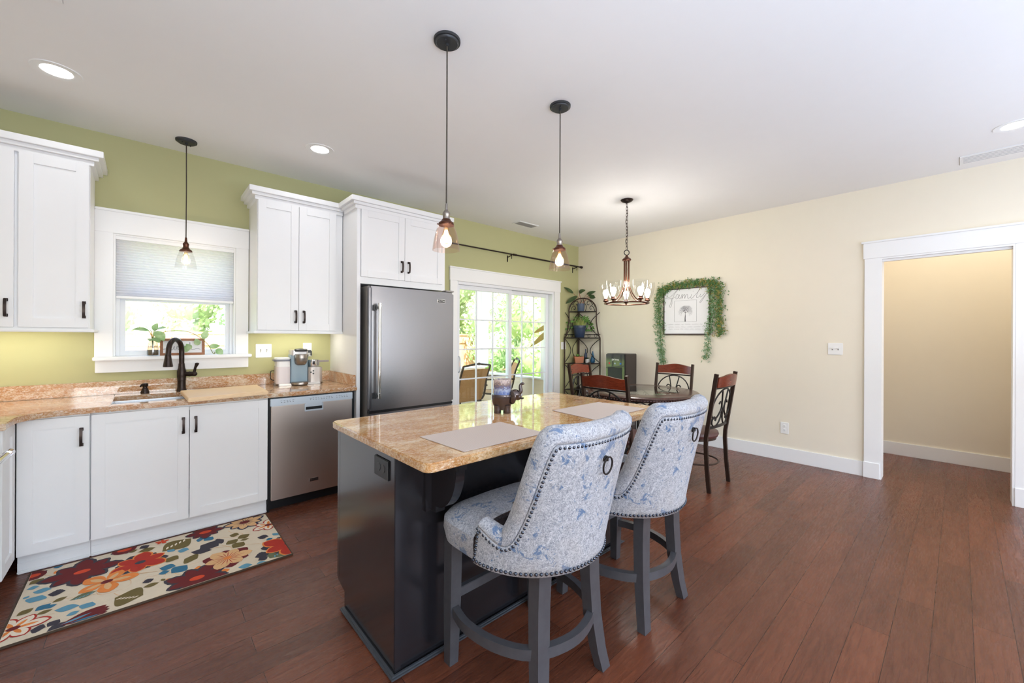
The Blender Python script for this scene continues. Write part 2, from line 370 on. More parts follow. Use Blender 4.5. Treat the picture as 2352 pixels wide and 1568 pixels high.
def thing(name, label, cat, loc=(0, 0, 0), rz=0.0, group=None):
    o = bpy.data.objects.new(name, None); C.objects.link(o); o.empty_display_size = 0.1
    o.location = loc; o.rotation_euler = (0, 0, rz); WM[o] = Matrix.Translation(loc) @ Matrix.Rotation(rz, 4, 'Z')
    return tag(o, label, cat, group)
def struct(o): o['kind'] = 'structure'; return o
def dup(root, loc, rz, label, group=None):
    r = root.copy(); C.objects.link(r); r.location = loc; r.rotation_euler = (0, 0, rz); r['label'] = label
    if group: r['group'] = group
    def rec(a, b):
        for ch in list(a.children):
            c = ch.copy(); C.objects.link(c); c.parent = b; rec(ch, c)
    rec(root, r); return r
def spline(pts, n=8, closed=False):
    P = [Vector(p) for p in pts]; out = []; m = len(P)
    for i in range(m if closed else m - 1):
        p0 = P[(i - 1) % m] if closed or i > 0 else P[0]; p1 = P[i]; p2 = P[(i + 1) % m]
        p3 = P[(i + 2) % m] if closed or i + 2 < m else P[-1]
        for k in range(n):
            t = k / n
            out.append(0.5 * ((2 * p1) + (p2 - p0) * t + (2 * p0 - 5 * p1 + 4 * p2 - p3) * t * t + (3 * p1 - p0 - 3 * p2 + p3) * t ** 3))
    if not closed: out.append(P[-1])
    return out
RZ = lambda a: Matrix.Rotation(a, 4, 'Z')
T = Matrix.Translation

# ------------------------------------------------------------------ the room shell
XL, YF = -1.13, -4.5                                        # left wall and the wall behind the camera
OX0, OX1 = -0.295, 0.499                                    # cased opening in the cream wall (y range), to z 2.07
HX = 6.33                                                   # hallway far wall
struct(MB().box(XL - .15, HX + .15, YF - .15, D + .16, -0.05, 0.0).build('floor', M['floor']))
struct(MB().box(XL - .15, HX + .15, YF - .15, D + .16, H, H + 0.18).build('ceiling', M['ceiling']))
wx0, wx1, wz0, wz1 = -0.165, 0.565, 1.135, 2.045            # kitchen window opening
sx0, sx1, sz1 = 2.785, 4.53, 1.985                          # sliding door opening
b = MB(); y0, y1 = D, D + 0.16
b.box(XL - .15, wx0, y0, y1, 0, H).box(wx0, wx1, y0, y1, 0, wz0).box(wx0, wx1, y0, y1, wz1, H)
b.box(wx1, sx0, y0, y1, 0, H).box(sx0, sx1, y0, y1, sz1, H).box(sx1, W + .12, y0, y1, 0, H)
struct(b.build('wall_back', M['green'], smooth=0))
b = MB(); b.box(W, W + .12, OX1, D, 0, H).box(W, W + .12, OX0, OX1, 2.07, H).box(W, W + .12, YF, OX0, 0, H)
struct(b.build('wall_right', M['cream'], smooth=0))
struct(MB().box(XL - .15, XL, YF - .15, D, 0, H).build('wall_left', M['cream'], smooth=0))
b = MB(); x = XL
for a0, a1 in ((-1.0 - .2, 1.0 - .1), (2.3, 4.5)):
    b.box(x, a0 + .1, YF - .15, YF, 0, H); b.box(a0 + .1, a1, YF - .15, YF, 0, 0.5); b.box(a0 + .1, a1, YF - .15, YF, 2.4, H); x = a1
b.box(x, HX + .15, YF - .15, YF, 0, H)
struct(b.build('wall_front', M['cream'], smooth=0))
struct(MB().box(HX, HX + .15, YF, D, 0, H).build('wall_hall', M['cream'], smooth=0))
b = MB(); b.box(W + .12, HX, 0.64, 0.74, 0, H)
struct(b.build('wall_hall_end', M['cream'], smooth=0))
# baseboards
def board_y(name, ys, x, t, h=0.14):
    b = MB()
    for a, c in ys: b.box(x, x + t, a, c, 0, h, 0.002)
    return struct(b.build(name, M['trim']))
board_y('baseboard_right', [(OX1 + .112, D), (YF, OX0 - .112)], W - .016, .016)
board_y('baseboard_hall', [(YF, 0.64)], HX - .016, .016)
struct(MB().box(W + .12, HX - .016, 0.64 - .016, 0.64, 0, .14, .002).build('baseboard_hall_end', M['trim']))
struct(MB().box(4.655, W - .016, D - .016, D, 0, .14, .002).box(2.22, 2.675, D - .016, D, 0, .14, .002).build('baseboard_back', M['trim']))
# cased opening trim
b = MB(); x1 = W; x0 = W - .02
b.box(x0, x1, OX1, OX1 + .112, 0, 2.07, .002).box(x0, x1, OX0 - .112, OX0, 0, 2.07, .002)
b.box(x0 - .006, x1, OX0 - .12, OX1 + .12, 2.07, 2.215, .002).box(x0 - .018, x1, OX0 - .135, OX1 + .135, 2.215, 2.232, .003)
b.box(x0 - .009, x1, OX1 - .0, OX1 + .116, 0, .145, .002).box(x0 - .009, x1, OX0 - .116, OX0, 0, .145, .002)
b.box(x0 + .001, W + .14, OX1 - .012, OX1, 0, 2.0695).box(x0 + .001, W + .14, OX0, OX0 + .012, 0, 2.0695).box(x0 + .001, W + .14, OX0 + .012, OX1 - .012, 2.055, 2.0695)
b.box(W + .01, W + .05, OX0 + .012, OX1 - .012, 2.035, 2.055, .002)
struct(b.build('trim_1', M['trim']))
# kitchen window: casing, stool, apron, two sashes, glass
wroot = struct(thing('window_1', 'x', 'x', (0.2, D, 1.13)))
del wroot['label'], wroot['category']
b = MB(); yf = D - .02
b.box(-.258, wx0, yf, D, 1.162, 2.045, .002).box(wx1, .655, yf, D, 1.162, 2.045, .002)
b.box(-.258, .656, yf - .004, D, 2.045, 2.195, .002).box(-.258, .656, yf - .016, D, 2.195, 2.212, .003)
b.build('casing', M['trim'], wroot)
MB().box(-.264, .672, D - .075, D + .10, 1.137, 1.163, .004).build('sill', M['trim'], wroot)
MB().box(-.254, .656, yf, D, 1.05, 1.137, .002).build('apron', M['trim'], wroot)
b = MB()                                                     # jamb liner
b.box(wx0, wx0 + .012, D, D + .16, 1.163, 2.045).box(wx1 - .012, wx1, D, D + .16, 1.163, 2.045).box(wx0 + .012, wx1 - .012, D, D + .16, 2.033, 2.045)
b.build('jamb', M['trim'], wroot)
def sash(b, x0, x1, y0, y1, z0, z1, w, wb=None):
    wb = wb or w
    b.box(x0, x0 + w, y0, y1, z0, z1, .002).box(x1 - w, x1, y0, y1, z0, z1, .002).box(x0 + w, x1 - w, y0, y1, z0, z0 + wb, .002).box(x0 + w, x1 - w, y0, y1, z1 - w, z1, .002)
b = MB(); sash(b, wx0 + .012, wx1 - .012, D + .06, D + .095, 1.163, 1.62, .05, .04); sash(b, wx0 + .012, wx1 - .012, D + .10, D + .13, 1.60, 2.035, .045)
b.box(wx0 + .012, wx0 + .034, D + .035, D + .06, 1.163, 2.03, .002).box(wx1 - .034, wx1 - .012, D + .035, D + .06, 1.163, 2.03, .002)
b.build('sash', M['vinyl'], wroot)
MB().box(wx0 + .06, wx1 - .06, D + .075, D + .079, 1.20, 1.57).build('lower_glass', M['pane'], wroot)
MB().box(wx0 + .055, wx1 - .055, D + .113, D + .117, 1.645, 1.99).build('upper_glass', M['pane'], wroot)
# cellular shade (pleated, pulled two thirds down)
sh = thing('cellular_shade', 'white pleated cellular shade half lowered inside the kitchen window', 'window shade', (0.2, D + .02, 2.03))
b = MB(); n = 22; zt, zb = 2.008, 1.598; rr = []
for i in range(n * 2 + 1):
    z = zt + (zb - zt) * i / (n * 2); off = .005 if i % 2 else -.005
    rr.append((z, off))
for sgn in (1, -1):
    b.faces([(xx, D + .018 + sgn * (.006 + o), z) for z, o in rr for xx in (-.150, .551)], [(2 * i, 2 * i + 1, 2 * i + 3, 2 * i + 2) for i in range(len(rr) - 1)])
b.build('fabric', M['shade'], sh, smooth=0)
MB().box(-.1525, .5525, D + .001, D + .04, 2.006, 2.0325, .001).build('head_rail', M['trim'], sh)
MB().box(-.151, .552, D + .006, D + .032, 1.582, 1.600, .003).build('bottom_rail', M['trim'], sh)
# sliding glass door
sd = struct(thing('door_1', 'x', 'x', (3.65, D, 0))); del sd['label'], sd['category']
b = MB(); b.box(2.685, sx0, yf, D, 0, 1.985, .002).box(sx1, 4.652, yf, D, 0, 1.985, .002)
b.box(2.678, 4.658, yf - .004, D, 1.985, 2.135, .002).box(2.668, 4.672, yf - .018, D, 2.135, 2.150, .003)
b.build('casing', M['trim'], sd)
b = MB(); b.box(sx0, sx0 + .03, D, D + .16, 0, sz1, .002).box(sx1 - .03, sx1, D, D + .16, 0, sz1, .002).box(sx0 + .03, sx1 - .03, D, D + .16, sz1 - .035, sz1, .002).box(sx0 + .03, sx1 - .03, D, D + .16, 0, .03, .002)
b.build('door_frame', M['vinyl'], sd)
def slider_panel(name, x0, x1, y0, cols):
    b = MB(); z0, z1 = .03, 1.95; sash(b, x0, x1, y0, y0 + .04, z0, z1, .052, .09)
    p = b.build(name, M['vinyl'], sd)
    g = MB(); gx0, gx1, gz0, gz1 = x0 + .052, x1 - .052, z0 + .09, z1 - .052
    MB().box(gx0, gx1, y0 + .018, y0 + .024, gz0, gz1).build('glass', M['pane'], p)
    m = MB()
    for k in range(1, cols): xx = gx0 + (gx1 - gx0) * k / cols; m.box(xx - .008, xx + .008, y0 + .010, y0 + .032, gz0, gz1, .002)
    for k in range(1, 5): zz = 1.898 - .371 * k; m.box(gx0, gx1, y0 + .011, y0 + .031, zz - .008, zz + .008, .002)
    m.build('muntin_grid', M['vinyl'], p); return p
pl_ = slider_panel('sliding_panel', 2.812, 3.725, D + .045, 3)
pr_ = slider_panel('fixed_panel', 3.690, 4.505, D + .092, 3)
b = MB(); b.tube(spline([(2.845, D + .047, 1.07), (2.845, D + .012, 1.06), (2.845, D + .002, 0.975), (2.845, D + .012, 0.89), (2.845, D + .047, 0.88)]), .009, 8)
b.box(2.832, 2.858, D + .040, D + .047, .84, 1.11, .002)
b.build('handle', M['vinyl'], pl_)
# ------------------------------------------------------------------ cabinets
def shaker(b, x0, x1, z0, z1, yf, w=.058, t=.020):
    """door with its face at y = yf (looking to -y)"""
    b.box(x0, x0 + w, yf, yf + t, z0, z1, .0018).box(x1 - w, x1, yf, yf + t, z0, z1, .0018)
    b.box(x0 + w, x1 - w, yf, yf + t, z0, z0 + w, .0012).box(x0 + w, x1 - w, yf, yf + t, z1 - w, z1, .0012)
    b.box(x0 + w - .004, x1 - w + .004, yf + .009, yf + t - .002, z0 + w - .004, z1 - w + .004)
def pull(b, x, zc, yf, L=.106):
    for z in (zc - L / 2 + .008, zc + L / 2 - .008):
        b.box(x - .0085, x + .0085, yf - .007, yf, z - .009, z + .009, .001); b.box(x - .005, x + .005, yf - .026, yf - .006, z - .005, z + .005, .001)
    b.tube([(x, yf - .024, zc - L / 2 + .004), (x, yf - .029, zc - L / 4), (x, yf - .031, zc), (x, yf - .029, zc + L / 4), (x, yf - .024, zc + L / 2 - .004)], (.0065, .0035), flat=(1, 0, 0))
def door(parent, x0, x1, z0, z1, yf, hx, hz, mat='cab', Mx=None, w=.058):
    b = MB(Mx); shaker(b, x0, x1, z0, z1, yf, w); d = b.build('door', M[mat], parent)
    if hx is not None: h = MB(Mx); pull(h, hx, hz, yf); h.build('handle', M['bronze'], d)
    return d
# base cabinets on the window wall: faces y=3.445, doors y=3.425; toe board y=3.47
YB, YD, YT = 3.445, 3.425, 3.475
def base_cab(label, x0, x1, doors, group='white base cabinets along the window wall'):
    r = thing('base_cabinet', label, 'cabinet', ((x0 + x1) / 2, YB + .3, 0), 0, group)
    b = MB(); b.box(x0, x0 + .016, YB, D - .005, .105, .858).box(x1 - .016, x1, YB, D - .005, .105, .858).box(x0, x1, YB, D - .005, .105, .121).box(x0, x1, YB, YB + .02, .105, .13).box(x0, x1, YB, YB + .02, .82, .858).box(x0, x1, D - .012, D - .005, .105, .858); b.build('carcass', M['cab'], r)
    MB().box(x0, x1, YT, D - .01, 0.001, .105).box(x0, x1, YT - .006, YT, 0.001, .060, .002).box(x0, x1, YT - .018, YT - .006, 0.001, .018, .004).build('toe_board', M['cab'], r)
    for dx0, dx1, hx in doors: door(r, dx0, dx1, .108, .846, YD, hx, .725)
    return r
base_cab('narrow white single-door base cabinet in the inside corner, left of the sink cabinet', -.512, -.2325, [(-.510, -.236, -.268)])
base_cab('wide white two-door base cabinet under the sink and cutting board', -.2310, .680, [(-.228, .2225, .193), (.2265, .677, .258)])
# corner leg of base cabinets along the left wall (faces look to +x)
ML = T((-.512, 0, 0)) @ RZ(PI / 2)                           # local x -> world y, local -y -> world +x
r = thing('base_cabinet', 'narrow white corner base cabinet at the picture edge beside the range', 'cabinet', (-.82, 3.42, 0))
MB().box(XL + .005, -.534, 3.052, D - .005, .105, .858).build('carcass', M['cab'], r)
MB().box(XL + .005, -.582, 3.052, 3.470, 0.001, .105).build('toe_board', M['cab'], r)
door(r, 3.142, 3.410, .108, .846, 0, None, 0, Mx=ML, w=.062)
# range (only the end of its chrome handle reaches into the picture)
r = thing('range', 'white range at the left picture edge with a polished chrome handle bar', 'stove', (-.82, 2.75, 0))
MB().box(XL + .03, -.534, 2.29, 3.048, .02, .885, .004).build('body', M['cab'], r)
od = MB().box(-.534, -.512, 2.30, 3.044, .17, .80, .004).build('oven_door', M['cab'], r)
b = MB(); b.cyl((-.455, 2.44, .777), (-.455, 2.905, .777), .013)
for y in (2.50, 2.845): b.cyl((-.512, y, .777), (-.455, y, .777), .009)
b.cyl((-.455, 2.885, .777), (-.455, 2.93, .777), .0165)
b.build('handle', M['chrome'], od)
MB().box(-.534, -.514, 2.30, 3.044, .03, .155, .003).build('lower_drawer', M['cab'], r)
MB().box(XL + .03, -.53, 2.29, 3.048, .885, .896, .004).build('cooktop', M['black'], r)
# worktop: L-shaped granite slab with sink cut-out, backsplash
ct = thing('granite_worktop', 'tan and brown granite worktop running along the window wall into the corner', 'countertop', (.4, 3.72, ZC - .033))
YE = 3.397
def edge_corner():                                           # rounded inside corner of the L
    return [(-.30, YE), (-.36, YE - .010), (-.42, YE - .038), (-.462, YE - .085), (-.482, YE - .14), (-.486, YE - .20)]
sk = (-.150, .545, 3.485, 3.905)                             # sink opening
def slab(pts, z0=ZC - .033, z1=ZC, bev=.005):
    return MB().prism(pts, z0, z1, bev)
b = MB(); z0, z1 = ZC - .033, ZC
yb = D - .022
# four strips round the sink opening plus the two ends
b.box(sk[0], sk[1], YE, sk[2], z0, z1, .004); b.box(sk[0], sk[1], sk[3], yb, z0, z1, 0)
b.box(sk[1], 1.3275, YE, yb, z0, z1, .004)
pts = [(sk[0], YE)] + edge_corner() + [(-.486, 3.052), (XL, 3.052), (XL, yb), (sk[0], yb)]
b.prism(pts[::-1], z0, z1, .004)
b.build('slab', M['granite'], ct)
b = MB(); b.box(XL, 1.3275, D - .022, D - .0005, ZC + .0005, .987, .003); b.box(1.306, 1.327, 3.43, D - .022, ZC + .0005, .987, .003); b.box(XL, XL + .02, 3.055, D - .022, ZC, .987, .003)
b.build('backsplash', M['granite'], ct)
sn = thing('kitchen_sink', 'stainless undermount sink set into the granite, half hidden by the cutting board', 'sink', (.2, 3.7, .68))
b = MB(); x0, x1, ya, yb2 = sk[0] - .008, sk[1] + .008, sk[2] - .008, sk[3] + .008
rings = []
for z, ins in ((ZC - .0335, -.01), (ZC - .034, 0.0), (ZC - .20, .012), (ZC - .225, .045)):
    rings.append([Vector((x, y, z)) for x, y in ((x0 + ins, ya + ins), (x1 - ins, ya + ins), (x1 - ins, yb2 - ins), (x0 + ins, yb2 - ins))])
b.loft(rings, cap0=False); bs = b.build('basin', M['steel_h'], sn)
MB().lathe([(.0, .004), (.035, .004), (.042, 0), (.042, -.004)], (.2, 3.72, ZC - .222), 24).build('drain', M['chrome'], sn)
# faucet
fx, fy = .213, 3.985
f = thing('faucet', 'oil-rubbed bronze pull-down kitchen faucet under the window', 'faucet', (fx, fy, ZC))
MB().lathe([(.030, 0), (.031, .006), (.028, .014), (.0255, .03), (.025, .078), (.0265, .080), (.0265, .085), (.0255, .087), (.0285, .11), (.0285, .15), (.0215, .175), (.019, .20), (.0195, .205), (.0175, .21)], (fx, fy, ZC + .0003)).build('body', M['bronze'], f)
th = math.radians(-118); dx, dy = math.cos(th), math.sin(th)   # spout swings towards the room
arc = [(fx, fy, ZC + .205), (fx, fy, ZC + .30)]
R = .088
for k in range(0, 13):
    a = PI - k * PI * 1.0 / 12; arc.append((fx + dx * (R + R * math.cos(a)), fy + dy * (R + R * math.cos(a)), ZC + .305 + R * math.sin(a)))
arc.append((fx + dx * 2 * R * 1.02, fy + dy * 2 * R * 1.02, ZC + .285))
MB().tube(arc, .0165, 14).build('spout', M['bronze'], f)
ex, ey = fx + dx * 2 * R * 1.03, fy + dy * 2 * R * 1.03
MB().lathe([(.018, 0), (.0195, -.004), (.018, -.010), (.020, -.03), (.027, -.075), (.029, -.088), (.027, -.092), (0.02, -.092)], (ex, ey, ZC + .288), 24, cap0=True).build('spray_head', M['bronze'], f)
b = MB(); b.cyl((fx, fy, ZC + .128), (fx + .072, fy - .028, ZC + .128), .017, .017); b.cyl((fx + .044, fy - .017, ZC + .128), (fx + .049, fy - .019, ZC + .128), .0195)
b.ball((fx + .075, fy - .029, ZC + .128), .0185); b.tube([(fx + .073, fy - .028, ZC + .135), (fx + .080, fy - .031, ZC + .175), (fx + .090, fy - .035, ZC + .205)], [.010, .0085, .013], 12)
b.ball((fx + .090, fy - .035, ZC + .206), .0135, (1, 1, .6)); b.build('lever', M['bronze'], f)
sp = thing('soap_dispenser', 'short bronze soap dispenser pump beside the sink', 'soap dispenser', (.006, 3.975, ZC))
MB().lathe([(.024, 0), (.025, .012), (.020, .022), (.018, .036), (.013, .040), (.012, .05)], (.006, 3.975, ZC + .0003), 24).build('base', M['bronze'], sp)
b = MB(); b.lathe([(.016, .05), (.018, .056), (.018, .070), (.014, .074)], (.006, 3.975, ZC), 20); b.tube([(.006, 3.975, ZC + .066), (-.012, 3.945, ZC + .064), (-.018, 3.935, ZC + .056)], [.008, .007, .006], 10); b.build('pump_head', M['bronze'], sp)
# cutting board over the sink
cb = [(.208, 3.262), (.662, 3.345), (.679, 3.828), (.194, 3.752)]
o = MB().prism(cb, ZC + .0015, ZC + .0275, .003).build('cutting_board', M['wood_board'])
tag(o, 'pale maple cutting board laid across the sink opening', 'cutting board')
# ------------------------------------------------------------------ dishwasher
dw = thing('dishwasher', 'stainless steel dishwasher between the sink cabinet and the tall white panel', 'dishwasher', (.99, 3.72, 0))
MB().box(.684, 1.322, 3.455, D - .03, .10, .857).build('body', M['black'], dw)
MB().box(.690, 1.300, 3.500, 3.60, .002, .100).box(.684, .696, 3.455, 3.60, .002, .10).build('toe_kick', M['black'], dw)
dd = MB().box(.700, 1.296, 3.425, 3.452, .088, .790, .004).build('door', M['steel_dw'], dw)
MB().box(.694, 1.298, 3.421, 3.454, .790, .846, .003).build('control_panel', M['panelgrey'], dw)
b = MB(); random.seed(5)
for x0_, n_ in ((.76, 5), (.965, 6), (1.085, 3), (1.165, 5)):
    for i in range(n_):
        xx = x0_ + i * .020
        b.box(xx, xx + random.uniform(.006, .014), 3.4205, 3.4212, .826, .8285); b.box(xx + .002, xx + random.uniform(.008, .013), 3.4205, 3.4212, .814, .8175)
b.build('button_print', M['mark'], dw)
b = MB(); b.box(.927, .935, 3.417, 3.427, .735, .788, .002).box(1.056, 1.064, 3.417, 3.427, .735, .788, .002).box(.927, 1.064, 3.415, 3.427, .728, .740, .003)
b.build('pocket_handle', M['panelgrey'], dd); MB().box(.935, 1.056, 3.4225, 3.4255, .740, .762).build('handle_recess', M['black'], dd)
MB().box(.935, 1.056, 3.4222, 3.4255, .762, .790).build('handle_plate', M['panelgrey'], dd)
def badge(parent, x, z, y, w, h, body):
    p = MB().box(x - w / 2, x + w / 2, y - .002, y + .001, z - h / 2, z + h / 2, .0006).build('badge', M['chrome'], parent)
    MB().box(x - w / 2 + .003, x + w / 2 - .003, y - .0028, y - .0015, z - h / 2 + .003, z + h / 2 - .003).build('badge_face', M['black'], parent)
    MB().text(body, h * .62, T((x, y - .0030, z)) @ Matrix.Rotation(PI / 2, 4, 'X')).build('badge_lettering', M['chrome'], parent)
badge(dd, .998, .185, 3.425, .066, .026, 'MAYTAG')
# ------------------------------------------------------------------ upper cabinets
YU, YUD = 3.742, 3.722
def crown(b, x0, x1, yf, left=True, right=True, yb=D - .001, z0=2.395, ybl=None):
    """two-step crown running along the front at yf and returning to the wall"""
    for zz0, zz1, p in ((z0, z0 + .030, .018), (z0 + .030, z0 + .052, .040), (z0 + .052, z0 + .092, .062)):
        xa = x0 - (p if left else 0); xb = x1 + (p if right else 0)
        b.box(x0 if ybl else xa, xb, yf - p, yb, zz0, zz1, .002)
        if ybl and left: b.box(xa, x0 + .003, yf - p, ybl, zz0, zz1, .002)
def upper(label, x0, x1, doors, left, right, group):
    r = thing('wall_cabinet', label, 'cabinet', ((x0 + x1) / 2, 3.9, 1.35), 0, group)
    MB().box(x0, x1, YU, D - .001, 1.352, 2.41, .001).build('carcass', M['cab'], r)
    for a, c, hx in doors: door(r, a, c, 1.362, 2.400, YUD, hx, 1.475)
    b = MB(); crown(b, x0, x1, YU, left, right); b.build('crown_moulding', M['cab'], r)
    b = MB(); b.box(x0 - (.022 if left else 0), x1 + (.022 if right else 0), YU - .026, YU + .0, 1.334, 1.352, .004)
    if right: b.box(x1 - .015, x1 + .022, YU, D, 1.334, 1.352, .004)
    if left: b.box(x0 - .022, x0 + .015, YU, D, 1.334, 1.352, .004)
    b.build('light_rail', M['cab'], r)
    m = MB().box(x0 + .08, x1 - .08, 3.84, 3.87, 1.342, 1.352).build('light_strip', M['under'], r); return r
ug = 'white wall cabinets beside the kitchen window'
upper('tall white wall cabinets left of the window, running out of the picture', XL + .01, -.258, [(-.985, -.568, -.596), (-.551, -.262, -.282)], False, True, ug)
upper('narrow two-door white wall cabinet between the window and the refrigerator', .660, 1.322, [(.664, .9585, .935), (.9615, 1.262, .998)], True, False, ug)
# refrigerator surround: tall end panel, deep bridge cabinet, crown
r = thing('refrigerator_surround', 'tall white panel and deep two-door cabinet over the refrigerator', 'cabinet', (1.78, 3.75, 0))
MB().box(1.328, 1.358, 3.415, D - .001, 0.001, 2.41, .001).build('side_panel', M['cab'], r)
MB().box(1.358, 2.207, 3.430, D - .001, 1.766, 2.41, .001).build('carcass', M['cab'], r)
door(r, 1.362, 1.7635, 1.824, 2.398, 3.410, 1.732, 1.945); door(r, 1.7665, 2.170, 1.824, 2.398, 3.410, 1.800, 1.945)
b = MB(); crown(b, 1.328, 2.207, 3.425, True, True, ybl=YU - .064); b.build('crown_moulding', M['cab'], r)
# refrigerator
fr = thing('refrigerator', 'stainless steel bottom-freezer refrigerator with a vertical bar handle', 'refrigerator', (1.80, 3.62, 0))
MB().box(1.392, 2.212, 3.345, D - .03, .03, 1.742, .006).build('body', M['steel_side'], fr)
b = MB(); b.box(1.386, 2.222, 3.283, 3.342, .690, 1.737, .016, 4); ud = b.build('upper_door', M['steel'], fr)
b = MB(); b.box(1.386, 2.222, 3.283, 3.342, .060, .668, .016, 4); ld = b.build('freezer_drawer', M['steel'], fr)
MB().box(1.392, 2.215, 3.300, 3.345, .668, .690).build('door_gasket', M['black'], fr); MB().box(1.40, 2.21, 3.31, 3.345, .02, .06).build('base_grille', M['black'], fr)
MB().box(2.130, 2.224, 3.290, 3.37, 1.742, 1.757, .004).build('hinge_cover', M['steel_side'], fr)
hx, hy = 1.448, 3.232
b = MB(); b.cyl((hx, hy, .80), (hx, hy, 1.575), .0125)
for z in (.80, 1.545): b.cyl((hx, hy, z), (hx, hy, z + .045), .0155)
b.build('handle', M['chrome'], ud)
for z in (.822, 1.553): b = MB(); b.box(hx - .035, hx - .014, 3.245, 3.284, z - .024, z + .024, .004); b.box(hx - .03, hx - .004, hy - .004, hy + .02, z - .010, z + .010, .002); b.build('handle_bracket', M['blackmetal'], ud)
b = MB(); b.cyl((1.45, 3.235, .60), (2.15, 3.235, .60), .0125)
for x in (1.50, 2.10): b.box(x - .012, x + .012, 3.235, 3.284, .59, .61, .002)
b.build('handle', M['chrome'], ld)
badge(ud, 2.075, 1.648, 3.283, .088, .034, 'MAYTAG')
# ------------------------------------------------------------------ wall plates
def plate_y(name, label, cat, x0, x1, z0, z1, kind, group=None):
    r = thing(name, label, cat, ((x0 + x1) / 2, D, z0), 0, group); w = x1 - x0; zc = (z0 + z1) / 2; xm = (x0 + x1) / 2
    MB().box(x0, x1, D - .006, D, z0, z1, .0025).build('cover_plate', M['plate'], r)
    if kind == 'switch2':
        for dx in (-.023, .023):
            MB().box(xm + dx - .005, xm + dx + .005, D - .007, D - .005, zc - .012, zc + .012).build('toggle_slot', M['slot'], r)
            MB().box(-.0038, .0038, -.018, 0, -.005, .005, .0015, mat=T((xm + dx, D - .006, zc)) @ Matrix.Rotation(.5, 4, 'X')).build('toggle', M['plate'], r)
    return r
plate_y('light_switch', 'white double toggle light switch on the green wall beside the coffee maker', 'light switch', .711, .831, 1.126, 1.244, 'switch2')
plate_y('light_switch', 'plain white wall plate between the sliding door and the corner rack', 'light switch', 4.694, 4.806, 1.126, 1.238, 'blank')
ol = plate_y('wall_outlet', 'white outlet with a black plug behind the coffee maker', 'outlet', 1.085, 1.160, 1.125, 1.250, 'outlet')
MB().box(1.107, 1.139, D - .0075, D - .005, 1.194, 1.224, .001).box(1.107, 1.139, D - .0075, D - .005, 1.150, 1.180, .001).build('receptacle', M['plate'], ol)
def plate_x(name, label, cat, y0, y1, z0, z1, kind):
    r = thing(name, label, cat, (W, (y0 + y1) / 2, z0)); ym = (y0 + y1) / 2; zc = (z0 + z1) / 2
    MB().box(W - .006, W, y0, y1, z0, z1, .0025).build('cover_plate', M['plate'], r)
    if kind == 'switch2':
        for d in (-.023, .023):
            MB().box(W - .007, W - .005, ym + d - .005, ym + d + .005, zc - .012, zc + .012).build('toggle_slot', M['slot'], r)
            MB().box(-.018, 0, -.0038, .0038, -.005, .005, .0015, mat=T((W - .006, ym + d, zc)) @ Matrix.Rotation(.5, 4, 'Y')).build('toggle', M['plate'], r)
    else:
        for d in (-.021, .021):
            q = MB(); q.lathe([(.0, 0), (.015, 0), (.0165, .002), (.0165, .003)], seg=20, mat=T((W - .0085, ym, zc + d)) @ Matrix.Rotation(PI / 2, 4, 'Y')); q.build('receptacle', M['plate'], r)
            q = MB(); q.box(W - .0092, W - .0084, ym - .007, ym - .005, zc + d - .002, zc + d + .006).box(W - .0092, W - .0084, ym + .005, ym + .007, zc + d - .002, zc + d + .006).box(W - .0092, W - .0084, ym - .002, ym + .002, zc + d - .009, zc + d - .005); q.build('slots', M['mark'], r)
plate_x('light_switch', 'white double toggle light switch on the cream wall by the cased opening', 'light switch', .772, .890, 1.151, 1.267, 'switch2')
plate_x('wall_outlet', 'white outlet low on the cream wall above the baseboard', 'outlet', 1.222, 1.300, .288, .411, 'outlet')
# ------------------------------------------------------------------ coffee maker (local frame: faces -y, origin at its base)
cm = thing('coffee_maker', 'silver and blue-grey single-cup coffee maker with milk frother on the granite', 'coffee maker', (1.005, 3.885, ZC), math.radians(-6))
L = True
def rrect(x0, x1, y0, y1, r, n=5):
    out = []
    for cx, cy, a0 in ((x1 - r, y1 - r, 0), (x0 + r, y1 - r, PI / 2), (x0 + r, y0 + r, PI), (x1 - r, y0 + r, 1.5 * PI)):
        for k in range(n + 1): a = a0 + k * PI / 2 / n; out.append((cx + r * math.cos(a), cy + r * math.sin(a)))
    return out
MB().prism(rrect(-.185, .185, -.07, .10, .03), .001, .018, .004).build('base', M['pewter'], cm, L)
MB().prism(rrect(-.178, -.075, -.075, .09, .025), .018, .225, .004).build('water_tank', M['plate'], cm, L)
MB().prism(rrect(-.180, -.073, -.077, .092, .026), .018, .165, .003).build('tank_lower', plain('frosted_tank', S(224, 216, 216), 0.25, var=.03), cm, L)
b = MB(); b.prism(rrect(-.186, -.072, -.083, .095, .028), .222, .236, .004); lid = b.build('tank_lid', M['plate'], cm, L)
MB().prism(rrect(-.198, -.072, -.086, .06, .02), .208, .222, .004).build('tank_handle', plain('grey_tank_handle', S(120, 122, 132), .4), cm, L)
MB().prism(rrect(-.072, .062, -.055, .10, .012), .018, .262, .003).build('tower', plain('slate_blue_plastic', S(138, 160, 172), .35, var=.03), cm, L)
MB().prism(rrect(-.070, .062, -.075, .10, .02), .255, .300, .006).build('tower_cap', plain('silver_plastic', S(196, 192, 190), .3, .3, var=.03), cm, L)
b = MB(); b.lathe([(.030, 0), (.042, .010), (.050, .035), (.052, .09), (.050, .094)], (.006, -.062, .172), 28); bh = b.build('brew_head', M['pewter'], cm, L)
MB().text('KEURIG', .017, T((.020, -.1165, .225)) @ Matrix.Rotation(PI / 2, 4, 'X') @ Matrix.Identity(4), .0008).build('lettering', M['mark'], bh, L)
MB().lathe([(.050, .0), (.053, .006), (.053, .014), (.045, .022), (.0, .026)], (.006, -.055, .288), 28).build('lift_lid', M['blackmetal'], cm, L)
